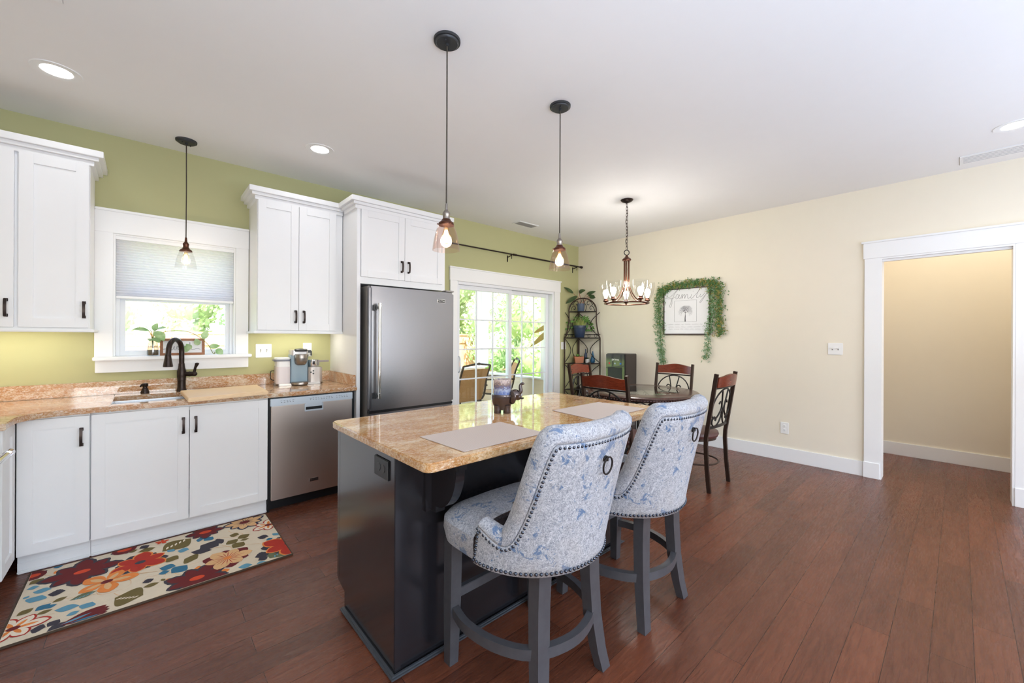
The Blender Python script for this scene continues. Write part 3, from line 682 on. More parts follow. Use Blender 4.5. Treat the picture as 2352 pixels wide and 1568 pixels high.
MB().lathe([(.0, .03), (.058, .03), (.064, .026), (.066, .012), (.058, .001)], (-.005, -.085, 0), 28).build('drip_tray', M['pewter'], cm, L)
MB().prism(rrect(.062, .180, -.065, .085, .03), .006, .148, .006).build('frother_base', plain('champagne_plastic', S(186, 178, 172), .3, .35, var=.03), cm, L)
b = MB()
for x, z in ((.085, .105), (.104, .117), (.104, .093)): b.cyl((x, -.064, z), (x, -.068, z), .0065)
b.build('button', M['black'], cm, L)
MB().lathe([(.040, 0), (.042, .004), (.042, .062), (.039, .062), (.038, .006), (0, .006)], (.112, .005, .148), 28).build('frothing_cup', M['chrome'], cm, L)
b = MB(); b.box(.150, .162, -.012, .022, .158, .21, .003); b.box(.155, .245, -.006, .016, .188, .205, .004); b.build('cup_handle', plain('taupe_handle', S(150, 140, 136), .4), cm, L)
b = MB(); b.tube(spline([(-.165, .10, .03), (-.205, .06, .05), (-.21, .05, .09), (-.195, .08, .12), (-.10, .13, .10), (.06, .15, .12), (.10, .155, .25)]), .0032, 6); b.build('power_cord', M['black'], cm, L)
b = MB(); b.box(.085, .125, .145, .165, .268, .292, .004); b.box(.118, .130, .150, .160, .24, .285, .003); b.build('plug', M['black'], cm, L)
# ------------------------------------------------------------------ window sill things
vs = thing('plant_vase', 'glass jar of rooting pothos on the kitchen window sill', 'plant', (.048, 4.015, 1.163))
MB().lathe([(.030, 0), (.033, .004), (.034, .02), (.033, .06), (.028, .095), (.021, .112), (.022, .12), (.020, .12), (.019, .112), (.026, .094), (.031, .06), (.032, .02), (.030, .006), (0, .005)], (.048, 4.015, 1.1635), 24, cap1=False).build('jar', M['glass_jar'], vs)
MB().lathe([(0, .006), (.030, .006), (.031, .03), (.030, .045), (0, .045)], (.048, 4.015, 1.1635), 20).build('roots', M['soil'], vs)
def leaf_shape(b, base, d, up, L_, w_, curl=.15, n=6, mi=0, fold=.12):
    """a leaf blade: base point, direction, rough up vector"""
    d = Vector(d).normalized(); sd = d.cross(Vector(up)).normalized(); nn = sd.cross(d).normalized(); V = []; F = []
    for i in range(n + 1):
        t = i / n; w = w_ * .5 * math.sin(PI * min(1, t * .92 + .06)) ** .8 * (1.18 - .45 * t); c = Vector(base) + d * (L_ * t) - nn * (curl * L_ * t * t)
        if i == n: w = .0008
        V += [c - sd * w + nn * (fold * w), c, c + sd * w + nn * (fold * w)]
    for i in range(n):
        a = 3 * i; F += [(a, a + 1, a + 4, a + 3), (a + 1, a + 2, a + 5, a + 4)]
    b.faces(V, F, mi)
b = MB(); q = MB()
P0 = Vector((.048, 4.015, 1.27))
for (dx_, dy_, dz_, L_, w_, pz) in ((-.9, -.2, .18, .085, .055, .085), (.55, -.5, .25, .07, .06, .09), (.5, -.6, -.6, .095, .075, .075), (-.3, -.5, .6, .07, .055, .07), (.2, -.3, .9, .06, .05, .08), (.3, -.7, -.35, .07, .05, .03), (-.15, -.6, -.1, .05, .045, .02)):
    tip = P0 + Vector((dx_ * .03, dy_ * .02, pz)); q.tube(spline([P0 - Vector((0, 0, .08)), P0 + Vector((dx_ * .008, 0, pz * .5)), tip], 4), .002, 5)
    leaf_shape(b, tip, (dx_, dy_, dz_), (0, -.6, 1), L_, w_, .2)
vine = spline([(.052, 4.0, 1.28), (.10, 4.015, 1.335), (.17, 4.015, 1.352), (.25, 4.015, 1.345), (.32, 4.012, 1.305), (.375, 4.005, 1.245), (.40, 3.995, 1.19), (.412, 3.995, 1.170), (.42, 3.995, 1.178), (.412, 3.995, 1.186)], 6)
q.tube(vine, .0026, 6)
for (x, z, ddx, ddz, L_, w_) in ((.345, 1.290, .3, .8, .075, .05), (.385, 1.225, .9, .15, .07, .045), (.43, 1.205, .6, -.5, .06, .055), (.245, 1.235, -.1, -.9, .05, .048), (.315, 1.24, -.2, .7, .055, .045), (.27, 1.21, -.4, .6, .05, .04)):
    leaf_shape(b, (x, 4.016, z), (ddx, -.12, ddz), (0, -1, .3), L_, w_, .15)
b.build('leaves', M['leaf_pale'], vs); q.build('vine', M['stem'], vs)
sg = thing('wood_sign', 'small framed wooden sign with cursive lettering on the window sill', 'sign', (.225, 4.045, 1.163))
b = MB(); X0, X1, Z0, Z1, ys = .088, .358, 1.1635, 1.292, 4.030
b.box(X0, X1, ys, ys + .02, Z0, Z0 + .018, .001).box(X0, X1, ys, ys + .02, Z1 - .018, Z1, .001).box(X0, X0 + .018, ys, ys + .02, Z0 + .018, Z1 - .018, .001).box(X1 - .018, X1, ys, ys + .02, Z0 + .018, Z1 - .018, .001)
b.build('frame', M['signwood'], sg)
MB().box(X0 + .016, X1 - .016, ys + .006, ys + .016, Z0 + .016, Z1 - .016).build('board', M['paper'], sg)
def script_strokes(b, strokes, fn, r):
    for s_ in strokes: b.tube([fn(*p) for p in spline2(s_)], r, 5)
def spline2(p, n=7): return [(v.x, v.y) for v in spline([(x, y, 0) for x, y in p], n)]
WASH = [[(-1.2, .05), (-.7, .12), (-.2, .0), (.12, .55), (.1, .05), (.3, -.02), (.5, .5), (.5, .02), (.75, .0), (.92, .5), (1.15, .4), (1.35, .48), (1.12, .5), (1.02, .15), (1.2, 0), (1.42, .45), (1.45, .05), (1.7, .02), (2.0, .55), (2.1, .2), (1.95, -.02), (2.4, .1), (2.75, .8), (2.72, 1.05), (2.6, .6), (2.55, 0), (2.8, .42), (2.95, .3), (2.98, .02), (3.3, .0), (3.8, .12), (4.3, .0)]]
b = MB(); script_strokes(b, WASH, lambda x, y: (.150 + x * .042, ys + .0055, 1.207 + y * .052), .0011); b.build('lettering', M['ink'], sg)
# ------------------------------------------------------------------ island
IX0, IX1, IY0, IY1 = .719, 2.27, 1.465, 2.085
isl = thing('kitchen_island', 'black kitchen island with granite overhang, corbels and a black end panel', 'island', ((IX0 + IX1) / 2, 1.78, 0))
b = MB(); b.box(IX0 + .02, IX1 - .02, IY0 + .02, IY1 - .02, .105, .859).box(IX0 + .02, IX1 - .02, IY0 + .02, IY1 - .10, .001, .105)
b.build('carcass', M['islandblack'], isl)
def end_panel(x0, x1):                                       # with the toe-kick notch at its far bottom corner
    pts = [(IY0, .001), (IY1 - .098, .001), (IY1 - .098, .088), (IY1 - .016, .108), (IY1, .122), (IY1, .859), (IY0, .859)]
    b = MB(); b.prism(pts, 0, x1 - x0, .001, mat=Matrix(((0, 0, 1, x0), (1, 0, 0, 0), (0, 1, 0, 0), (0, 0, 0, 1))))
    b.box(x0 - .0005, x1, IY1 - .030, IY1 - .027, .13, .859)
    return b
end_panel(IX0, IX0 + .02).build('end_panel', M['islandblack'], isl); end_panel(IX1 - .02, IX1).build('end_panel', M['islandblack'], isl)
b = MB(); b.box(IX0 + .001, IX0 + .028, IY0 - .004, IY0 + .016, .001, .859, .0015).box(IX1 - .028, IX1 - .001, IY0 - .004, IY0 + .016, .001, .859, .0015).box(IX0 + .028, IX1 - .028, IY0 + .002, IY0 + .02, .001, .859, .001)
b.build('back_panel', M['islandblack'], isl)
b = MB(); b.prism([(IX0 - .020, IY0 - .024), (IX0 - .020, IY1 - .094), (IX0, IY1 - .094), (IX0, IY0 - .004), (IX1, IY0 - .004), (IX1 + .02, IY0 - .024)][::-1], .001, .019, .006)
b.build('shoe_moulding', M['islandtrim'], isl)
def corbel(x0):
    w = .045; prof = [(0, 0)]
    dpt, hh = .20, .255
    P = [(IY0 + .002, .859), (IY0 - dpt, .859), (IY0 - dpt, .810), (IY0 - dpt + .012, .806)]
    for k in range(11):
        a = k / 10 * PI / 2; P.append((IY0 - .045 - (dpt - .060) * math.cos(a) ** 1.0 * 1.0, .806 - .175 * math.sin(a)))
    P += [(IY0 - .045, .606), (IY0 + .002, .606)]
    mtx = Matrix(((0, 0, 1, x0), (1, 0, 0, 0), (0, 1, 0, 0), (0, 0, 0, 1)))
    b = MB(); b.prism(P, 0, w, .002, mat=mtx); b.box(x0 - .028, x0 + w + .028, IY0 - .014, IY0 + .003, .606, .859, .002)
    return b.build('corbel', M['islandblack'], isl)
for x in (.875, 1.48, 2.07): corbel(x)
for k in range(3):                                           # doors on the kitchen side
    a = IX0 + .03 + k * .503; door(isl, -a - .495, -a, .125, .848, 0, None, 0, 'islandblack', T((0, IY1 + .0, 0)) @ RZ(PI))
b = MB(); b.prism(rrect(.693, 2.332, 1.183, 2.112, .035, 5), ZC - .033, ZC, .005); b.build('countertop', M['granite_isl'], isl)
eo = MB().box(IX0 - .0065, IX0, 1.507, 1.640, .745, .826, .003).build('outlet_plate', M['black'], isl)
b = MB()
for y in (1.553, 1.594): b.lathe([(0, 0), (.0155, 0), (.017, -.002), (.017, -.004)], seg=18, mat=T((IX0 - .0085, y, .7855)) @ Matrix.Rotation(PI / 2, 4, 'Y') @ Matrix.Scale(-1, 4, (0, 0, 1)))
b.build('receptacle', M['blackmetal'], eo)
# placemats
def pm(label, pts):
    return tag(MB().prism(pts, ZC + .0006, ZC + .0032, .0008).build('placemat', M['placemat']), label, 'placemat', 'woven placemats on the island')
pm('beige woven placemat on the island in front of the near stool', [(.872, 1.222), (1.312, 1.222), (1.312, 1.528), (.862, 1.528)])
pm('beige woven placemat on the far end of the island by the second stool', [(1.708, 1.236), (2.205, 1.250), (2.19, 1.577), (1.741, 1.572)])
# elephant candle holder: faces picture right
er = thing('elephant_candle_holder', 'bronze elephant candle holder with a raised trunk and blue marbled glass cup', 'candle holder', (1.489, 1.722, ZC), math.radians(-42))
b = MB()
rings = []
for z, rx, ry in ((.018, .044, .034), (.03, .046, .036), (.055, .054, .044), (.08, .058, .050), (.098, .059, .052), (.104, .056, .050), (.104, .050, .044), (.09, .048, .042)):
    rings.append([Vector((rx * math.cos(2 * PI * k / 28), ry * math.sin(2 * PI * k / 28), z)) for k in range(28)])
b.loft(rings, cap0=True, cap1=True); b.build('body', M['elephant'], er, L)
for x, y in ((-.026, -.020), (.026, -.020), (-.026, .020), (.026, .020)):
    MB().lathe([(.019, 0.0005), (.020, .004), (.019, .02), (.021, .045)], (x, y, 0), 18).build('leg', M['elephant'], er, L)
b = MB(); b.ball((.073, 0, .100), .029, (1.0, .95, 1.08)); b.ball((.088, 0, .088), .021, (1, .9, .9)); b.tube(spline([(.092, 0, .105), (.104, 0, .122), (.102, 0, .142), (.104, 0, .156), (.116, 0, .163), (.120, 0, .157)], 5), [.013 - .0003 * i for i in range(26)], 10)
hd = b.build('head', M['elephant'], er, L)
for s_ in (-1, 1):
    MB().ball((.055, .026 * s_, .088), .030, (.85, .22, 1.25), mat=RZ(.5 * s_)).build('ear', M['elephant'], er, L)
    MB().tube([(.100, .011 * s_, .082), (.112, .014 * s_, .079), (.122, .015 * s_, .083)], [.004, .0035, .001], 8).build('tusk', M['bronze'], er, L)
MB().lathe([(.044, .098), (.0475, .102), (.0475, .188), (.0450, .188), (.044, .150), (0, .148)], seg=32).build('glass_cup', M['candleblue'], er, L)
# ------------------------------------------------------------------ counter stools (local frame: sitter looks to +y, origin on the floor)
def make_stool(label, loc, rz):
    r = thing('counter_stool', label, 'stool', loc, rz, 'upholstered counter stools at the island'); L = True
    # seat cushion
    def ring(z, sx, sy0, sy1, n=40):
        out = []
        for k in range(n):
            a = 2 * PI * k / n; c_, s_ = math.cos(a), math.sin(a); e = .34
            x = sx * abs(c_) ** e * (1 if c_ >= 0 else -1); y = abs(s_) ** e * (sy1 if s_ >= 0 else -sy0); y = y + (.018 * (1 - (x / max(sx, 1e-6)) ** 2) if s_ > 0 else 0) ; out.append(Vector((x, y, z)))
        return out
    b = MB(); b.loft([ring(.505, .275, -.20, .236), ring(.512, .288, -.21, .250), ring(.56, .298, -.212, .258), ring(.598, .296, -.21, .256), ring(.617, .276, -.20, .245), ring(.632, .245, -.18, .212), ring(.641, .17, -.13, .13), ring(.645, .07, -.05, .05)])
    b.build('seat', M['fabric'], r, L)
    # wrapped back: section swept along an edge curve that rises from the arms to the top
    def Pb(t): a = PI + PI * t; return Vector((.290 * math.cos(a), .283 * math.sin(a), 0))
    def Pt(t):
        a = PI + PI * t; c_, s_ = math.cos(a), abs(math.sin(a)); return Vector((.300 * abs(c_) ** .78 * (1 if c_ > 0 else -1), -.105 - .255 * s_ ** .62, 0))
    def Hh(t):
        u = min(t, 1 - t) * 180                              # degrees from the arm front
        K = [(0, .648), (8, .630), (16, .612), (23, .604), (28, .618), (32, .665), (36, .745), (39, .830), (42, .915), (44.5, .966), (48, .980), (62, .978), (90, .974)]
        for (a0, h0), (a1, h1) in zip(K, K[1:]):
            if u <= a1 + 1e-6:
                f_ = (u - a0) / (a1 - a0); return h0 + (h1 - h0) * f_
        return K[-1][1]
    def Pz(t, z):
        f_ = max(0.0, min(1.0, (z - .51) / .46)); f_ = f_ ** 1.15; p = Pb(t).lerp(Pt(t), f_); p.z = z; return p
    N = 96; ts = [i / N for i in range(N + 1)]
    Hs = [Hh(t) for t in ts]
    for _ in range(2): Hs = [Hs[0]] + [(Hs[i - 1] + 2 * Hs[i] + Hs[i + 1]) / 4 for i in range(1, N)] + [Hs[-1]]
    E = [Pz(t, h) for t, h in zip(ts, Hs)]
    outer = MB(); NV = 14; rows = []
    for t, h in zip(ts, Hs):
        rows.append([Pz(t, .508 + (h - .508) * j / NV) for j in range(NV + 1)])
    secs = []; nails = []
    for i, t in enumerate(ts):
        tg = (E[min(i + 1, N)] - E[max(i - 1, 0)]).normalized()
        up = (rows[i][NV] - rows[i][NV - 1]).normalized()
        ht = (Pz(min(1, t + .01), Hs[i]) - Pz(max(0, t - .01), Hs[i])).normalized()
        nrm = ht.cross(Vector((0, 0, 1)) if True else up); nrm = ht.cross(up).normalized()
        if nrm.dot(Vector((E[i].x, E[i].y + .02, 0))) < 0: nrm = -nrm
        B = nrm.cross(tg).normalized()
        if B.z < 0 and abs(B.z) > .05: B = -B
        if abs(B.z) <= .05 and B.y < 0: B = -B
        steep = 1 - abs(tg.z); big = 1.0 if min(t, 1 - t) * 180 > 24 else .55 + .45 * min(t, 1 - t) * 180 / 24
        sec = [(0, 0), (.006, .004), (.008, .014), (.004, .030), (-.012, .046), (-.034, .052), (-.056, .044), (-.070, .026), (-.076, .004), (-.078, -.03)]
        pts = [E[i] + nrm * a * (1 if j < 3 else big ** .5) + B * c_ * big for j, (a, c_) in enumerate(sec)]
        zlow = .60; inn = Pz(t, zlow); inn = inn - nrm * .085; inn.z = min(.60, pts[-1].z - .01)
        pts.append(inn); pts.append(inn - Vector((0, 0, .05)))
        secs.append(pts); nails.append(E[i] - B * .010 + nrm * .004)
    b = MB(); bm_ = bmesh.new()
    OV = [[bm_.verts.new(p) for p in rw] for rw in rows]
    for i in range(N):
        for j in range(NV): bm_.faces.new((OV[i][j], OV[i + 1][j], OV[i + 1][j + 1], OV[i][j + 1]))
    bmesh.ops.recalc_face_normals(bm_, faces=bm_.faces[:]); b._merge(bm_)
    ob = b.build('outer_back', M['fabric'], r, L, smooth=60)
    md = ob.modifiers.new('thick', 'SOLIDIFY'); md.thickness = .012; md.offset = 0
    b = MB(); bm_ = bmesh.new(); SV = [[bm_.verts.new(p) for p in s_] for s_ in secs]; m = len(secs[0])
    for i in range(N):
        for j in range(m - 1): bm_.faces.new((SV[i][j], SV[i + 1][j], SV[i + 1][j + 1], SV[i][j + 1]))
    bm_.faces.new(SV[0]); bm_.faces.new(SV[-1][::-1])
    bmesh.ops.recalc_face_normals(bm_, faces=bm_.faces[:]); b._merge(bm_); b.build('inner_back', M['fabric'], r, L, smooth=70)
    # nailheads along the top edge, both arm fronts and the hem
    b = MB()
    def run(pts, step):
        acc = 0; last = pts[0]; b.ball(last, .0062, u=8, v=6)
        for p, q in zip(pts, pts[1:]):
            seg = (q - p).length; d_ = step - acc
            while d_ < seg: b.ball(p.lerp(q, d_ / seg), .0062, u=8, v=6); d_ += step
            acc = seg - (d_ - step)
    run(nails, .0165)
    hem = [Pz(t, .520) + Vector((Pb(t).x, Pb(t).y, 0)).normalized() * .008 for t in ts]; run(hem, .0175)
    for t, sx in ((0.004, -1), (.996, 1)): run([Pz(t, .53) + Vector((.007 * sx, 0, 0)), Pz(t, .635) + Vector((.007 * sx, 0, 0))], .0165)
    b.build('nailhead_trim', M['nail'], r, L)
    # ring pull on the back
    pz = Pz(.5, .90); b = MB(); b.ball(pz + Vector((0, -.008, 0)), .012, (1, .6, 1)); b.tube([(pz.x, pz.y - .016, pz.z + .010), (pz.x, pz.y - .016, pz.z - .006)], .004, 6)
    b.tube([(pz.x + .026 * math.sin(a), pz.y - .018 - .004 * math.cos(a), pz.z - .022 + .030 * math.cos(a)) for a in [2 * PI * k / 24 for k in range(24)]], .0032, 6, closed=True)
    b.build('pull_ring', M['iron'], r, L)
    # legs
    def leg(pts, sx, sy):
        b = MB(); rings = []
        for (x, y, z), w in pts: rings.append([Vector((x - sx * w, y - sy * w, z)), Vector((x + sx * w, y - sy * w, z)), Vector((x + sx * w, y + sy * w, z)), Vector((x - sx * w, y + sy * w, z))])
        b.loft(rings); return b.build('leg', M['legwood'], r, L)
    for s_ in (-1, 1):
        leg([((.238 * s_, .205, .508), 1.0), ((.240 * s_, .208, .25), .95), ((.242 * s_, .212, .001), .78)], .026, .026)
        leg([((.142 * s_, -.185, .512), 1.05), ((.148 * s_, -.185, .38), 1.0), ((.156 * s_, -.192, .22), .95), ((.172 * s_, -.208, .08), .85), ((.186 * s_, -.222, .001), .8)], .031, .024)
    MB().box(-.22, .22, .188, .212, .262, .300, .002).build('front_stretcher', M['legwood'], r, L)
    ringp = spline([(-.235, .205, .22), (-.262, .08, .22), (-.238, -.07, .22), (-.160, -.185, .22), (0, -.232, .22), (.160, -.185, .22), (.238, -.07, .22), (.262, .08, .22), (.235, .205, .22)], 6)
    b = MB(); b.tube(ringp, (.019, .014), flat=(0, 0, 1)); b.build('foot_ring', M['legwood'], r, L)
    MB().lathe([(.13, .47), (.14, .475), (.14, .506), (.0, .506)], seg=24).build('swivel_plate', M['blackmetal'], r, L)
    return r
M['nail'] = plain('pewter_nailhead', S(86, 92, 104), .28, .9, var=.1)
stool = make_stool('blue and grey patterned counter stool nearest the camera, at the island corner', (1.173, 1.174, 0), math.radians(1.2))
dup(stool, (1.852, 1.168, 0), 0.0, 'blue and grey patterned counter stool farther along the island, by the far placemat')
# ------------------------------------------------------------------ dining chairs (local frame: sitter looks to +y, origin on floor under the seat)
def make_chair(label, loc, rz):
    r = thing('dining_chair', label, 'chair', loc, rz, 'wrought iron dining chairs round the table'); L = True
    def ring(z, rx, ry, n=32): return [Vector((rx * math.cos(2 * PI * k / n), .01 + ry * math.sin(2 * PI * k / n), z)) for k in range(n)]
    MB().loft([ring(.425, .205, .200), ring(.43, .225, .218), ring(.45, .235, .226), ring(.472, .228, .220), ring(.486, .19, .185), ring(.492, .10, .10)]).build('seat', M['leather'], r, L)
    MB().loft([ring(.405, .200, .195), ring(.405, .212, .206), ring(.425, .212, .206), ring(.425, .200, .195)], cap0=False, cap1=False, closed=True).build('seat_frame', M['ironbrown'], r, L)
    def yb(z): return -.205 - max(0, z - .45) * .155                # back posts lean away
    for s_ in (-1, 1):
        MB().tube([(.212 * s_, yb(1.012), 1.012), (.212 * s_, yb(.70), .70), (.211 * s_, yb(.47), .47), (.210 * s_, -.205, .40), (.212 * s_, -.215, .20), (.214 * s_, -.235, .001)], (.0155, .011), flat=(0, 1, 0)).build('leg', M['ironbrown'], r, L)
        MB().tube([(.165 * s_, .165, .41), (.175 * s_, .180, .20), (.185 * s_, .205, .001)], .0125, 10).build('leg', M['ironbrown'], r, L)
    # crest rail: curved wood slat with a wavy top
    b = MB(); rings = []
    for i in range(17):
        x = -.203 + .406 * i / 16; u = x / .203; bow = -.032 * (1 - u * u); zt = .995 + .020 * math.cos(PI * u * 1.0) * .6; zb = .895 + .006 * (1 - u * u)
        y0 = yb(.95) + bow
        rings.append([Vector((x, y0 - .011 - .004, zb)), Vector((x, y0 + .011 - .004, zb)), Vector((x, y0 + .011 - .018, zt)), Vector((x, y0 - .011 - .018, zt))])
    b.loft(rings); b.build('crest_rail', M['cherry'], r, L)
    # scrollwork in the plane of the back
    def q(x, z): u = x / .203; return (x, yb(z) - .018 * (1 - u * u), z)
    b = MB(); rr_ = .0068
    b.tube([q(-.2 + .4 * i / 12, .885) for i in range(13)], .007, 8); b.tube([q(-.2 + .4 * i / 12, .545) for i in range(13)], (.012, .005), flat=(0, 0, 1))
    b.tube([q(.19 * math.cos(PI + PI * 1 * k / 20) * -1, .700 + .175 * math.sin(PI * k / 20)) for k in range(21)], rr_, 8)
    for s_ in (-1, 1):
        b.tube([q(*p) for p in spline2([(.19 * s_, .700), (.185 * s_, .66), (.15 * s_, .625), (.10 * s_, .625), (.055 * s_, .66), (.03 * s_, .70), (.035 * s_, .745), (.065 * s_, .765), (.085 * s_, .745)])], rr_, 8)
        b.tube([q(*p) for p in spline2([(.06 * s_, .868), (.035 * s_, .76), (.012 * s_, .66), (.03 * s_, .60), (.07 * s_, .56), (.12 * s_, .552), (.155 * s_, .575), (.16 * s_, .61), (.135 * s_, .635), (.105 * s_, .62), (.11 * s_, .598)])], rr_, 8)
    b.ball(q(0, .66), .016, (1, .6, 1.4)); b.build('back_scrollwork', M['iron'], r, L)
    b = MB(); b.tube([(.200 * math.cos(2 * PI * k / 40), -.01 + .205 * math.sin(2 * PI * k / 40), .205) for k in range(40)], .0075, 8, closed=True); b.build('foot_ring', M['ironbrown'], r, L)
    return r
chair = make_chair('dining chair at the right end of the table, its padded seat in full view', (3.76, 1.655, 0), 0.0)
dup(chair, (3.10, 1.985, 0), -PI / 2 + .04, 'dining chair nearest the island, its curved cherry back turned to the camera')
dup(chair, (4.30, 2.235, 0), PI / 2, 'dining chair against the cream wall, behind the table under the framed print')
dup(chair, (3.76, 2.665, 0), PI + .10, 'dining chair at the far side of the table in front of the corner rack')
# ------------------------------------------------------------------ dining table
TX, TY, TZ, TR = 3.90, 2.27, .76, .575
tb = thing('dining_table', 'round dark wood dining table with an inset glass centre and iron base', 'table', (TX, TY, 0))
prof = [(.385, TZ - .006), (.385, TZ), (TR - .035, TZ), (TR - .012, TZ - .004), (TR, TZ - .014), (TR, TZ - .022), (TR - .008, TZ - .030), (TR - .006, TZ - .036), (TR - .010, TZ - .044), (TR - .06, TZ - .048), (.37, TZ - .048), (.37, TZ - .012)]
n = 72; rings = [[Vector((TX + r_ * math.cos(2 * PI * k / n), TY + r_ * math.sin(2 * PI * k / n), z)) for k in range(n)] for r_, z in prof]
MB().loft(rings, closed=True).build('tabletop', M['tablewood'], tb)
MB().lathe([(0, TZ - .010), (.384, TZ - .010), (.384, TZ + .0005), (.378, TZ + .0015), (0, TZ + .0015)], (TX, TY, 0), 64, cap0=True, cap1=True).build('glass_centre', M['glass_table'], tb)
b = MB()
for k in range(130): a = 2 * PI * k / 130; b.ball((TX + (TR - .001) * math.cos(a), TY + (TR - .001) * math.sin(a), TZ - .034), .0085, (1, 1, 1), u=8, v=6)
b.build('beaded_edge', M['tablewood'], tb)
b = MB(); ra = .50
for z in (TZ - .054, TZ - .150): b.tube([(TX + ra * math.cos(2 * PI * k / 64), TY + ra * math.sin(2 * PI * k / 64), z) for k in range(64)], .006, 6, closed=True)
for s_ in range(12):
    a0 = 2 * PI * s_ / 12
    def ap(u, z): a = a0 + u; return (TX + ra * math.cos(a), TY + ra * math.sin(a), z)
    b.tube([ap(-.24 + .48 * k / 12, TZ - .150 + .09 * math.sin(PI * k / 12)) for k in range(13)], .0055, 6)
    b.tube([ap(*p) for p in spline2([(-.02, TZ - .15), (-.10, TZ - .13), (-.12, TZ - .10), (-.09, TZ - .085), (-.06, TZ - .10)], 5)], .0045, 6)
    b.tube([ap(*p) for p in spline2([(.02, TZ - .15), (.10, TZ - .13), (.12, TZ - .10), (.09, TZ - .085), (.06, TZ - .10)], 5)], .0045, 6)
b.build('apron_scrollwork', M['iron'], tb)
for k in range(4):
    a = PI / 4 + k * PI / 2; ca, sa = math.cos(a), math.sin(a)
    MB().tube([(TX + r_ * ca, TY + r_ * sa, z) for r_, z in [(v.x, v.y) for v in spline([(.47, TZ - .05, 0), (.31, .645, 0), (.13, .54, 0), (.095, .36, 0), (.13, .14, 0), (.24, .015, 0)], 6)]], .0135, 8).build('leg', M['iron'], tb)
b = MB(); b.tube([(TX + .10 * math.cos(2 * PI * k / 40), TY + .10 * math.sin(2 * PI * k / 40), .27) for k in range(40)], .009, 6, closed=True)
for k in range(4):
    a = PI / 4 + k * PI / 2; b.tube([(TX + .47 * math.cos(a), TY + .47 * math.sin(a), TZ - .055), (TX, TY, TZ - .065)], .007, 6)
b.build('base_ring', M['iron'], tb)
# ------------------------------------------------------------------ pendants
def pendant(label, loc, zb, sock_mat, glass_mat, flip_mat):
    """loc: ceiling point; zb: height of the shade's open rim"""
    x, y, z = loc; r = thing('pendant_light', label, 'pendant lamp', loc, 0, 'glass pendant lamps'); zr = zb - H
    b = MB(); b.lathe([(.0, -.020), (.050, -.020), (.054, -.017), (.056, -.012), (.063, -.011), (.064, -.004), (.064, 0)], (0, 0, 0), 36)
    b.cyl((0, 0, -.030), (0, 0, -.018), .009, .009, 12)
    for d in (-.036, .036): b.cyl((d * .7, d * .7, -.028), (d * .7, d * .7, -.018), .004, .004, 8)
    b.build('canopy', M['blackmetal'], r, True)
    MB().tube([(0, 0, -.024), (.0015, .001, (zr + .22) * .5), (0, 0, zr + .215)], .0034, 8).build('cord', M['cordbrown'], r, True)
    MB().lathe([(.004, .226), (.006, .224), (.008, .197), (.009, .192), (.011, .190), (.018, .180), (.019, .172), (.017, .168), (.017, .154), (.018, .150)], (0, 0, zr), 24).build('socket', sock_mat, r, True)
    b = MB(); b.lathe([(.014, .152), (.020, .150), (.024, .142), (.036, .132), (.038, .124), (.037, .120)], (0, 0, zr), 28)
    for k in range(3): a = k * 2.094 + .5; b.cyl((.034 * math.cos(a), .034 * math.sin(a), zr + .126), (.044 * math.cos(a), .044 * math.sin(a), zr + .126), .0032, .0032, 8)
    b.build('shade_holder', M['bronze_brown'], r, True)
    pr = [(.034, .126), (.041, .112), (.049, .09), (.056, .062), (.0615, .034), (.0645, .010), (.0655, 0), (.0635, 0), (.0625, .010), (.0595, .034), (.054, .062), (.047, .09), (.039, .112), (.032, .126)]
    MB().lathe(pr, (0, 0, zr), 40, cap0=False, cap1=False).build('glass_shade', glass_mat, r, True)
    bb = MB().lathe([(.010, .118), (.012, .108), (.019, .080), (.023, .058), (.021, .040), (.014, .026), (0, .020)], (0, 0, zr), 20).build('bulb', M['bulbglass'], r, True)
    b = MB(); b.lathe([(.0, .100), (.007, .098), (.0105, .08), (.0115, .055), (.009, .040), (0, .036)], (0, 0, zr), 14); b.build('filament', M['bulb'], bb, True)
    lamp('pendant_glow', 'POINT', (x, y, zb + .05), 4.5 if y < 3 else 2, (.97, .92, .84), .03)
    return r
M['cordbrown'] = plain('dark_cloth_cord', S(70, 62, 52), .8)
pendant('glass pendant lamp nearest the camera, hanging over the near end of the island', (1.075, 1.66, H), 1.731, M['pewter'], M['glass_amber'], 0)
pendant('glass pendant lamp over the far end of the island, in front of the sliding door', (1.898, 1.66, H), 1.732, M['pewter'], M['glass_amber'], 0)
pendant('glass pendant lamp hanging over the kitchen sink in front of the window shade', (.225, 3.812, H), 1.808, M['bronze_brown'], M['glass_clear'], 0)
# ------------------------------------------------------------------ chandelier
cx, cy = 3.714, 2.327
ch = thing('chandelier', 'five-light bronze chandelier with clear glass shades over the dining table', 'chandelier', (cx, cy, H))
MB().lathe([(.0, -.034), (.012, -.034), (.03, -.026), (.052, -.016), (.062, -.006), (.064, 0)], (cx, cy, H), 32).build('canopy', M['bronze'], ch)
b = MB(); zz = 2.706; k = 0
while zz > 2.235:
    ax = (1, 0) if k % 2 == 0 else (0, 1)
    b.tube([(cx + ax[0] * .009 * math.cos(t) , cy + ax[1] * .009 * math.cos(t), zz - .020 + .021 * math.sin(t)) for t in [2 * PI * i / 14 for i in range(14)]], .0026, 5, closed=True); zz -= .034; k += 1
b.tube([(cx + .012 * math.sin(i * .9), cy + .012 * math.cos(i * .9), 2.71 - i * .03) for i in range(17)], .002, 5)
b.build('chain', M['ironbrown'], ch)
b = MB(); b.tube([(cx + .026 * math.cos(t) * .74, cy - .026 * math.cos(t) * .67, 2.195 + .026 * math.sin(t)) for t in [2 * PI * i / 24 for i in range(24)]], .0045, 8, closed=True); b.build('hanging_loop', M['iron'], ch)
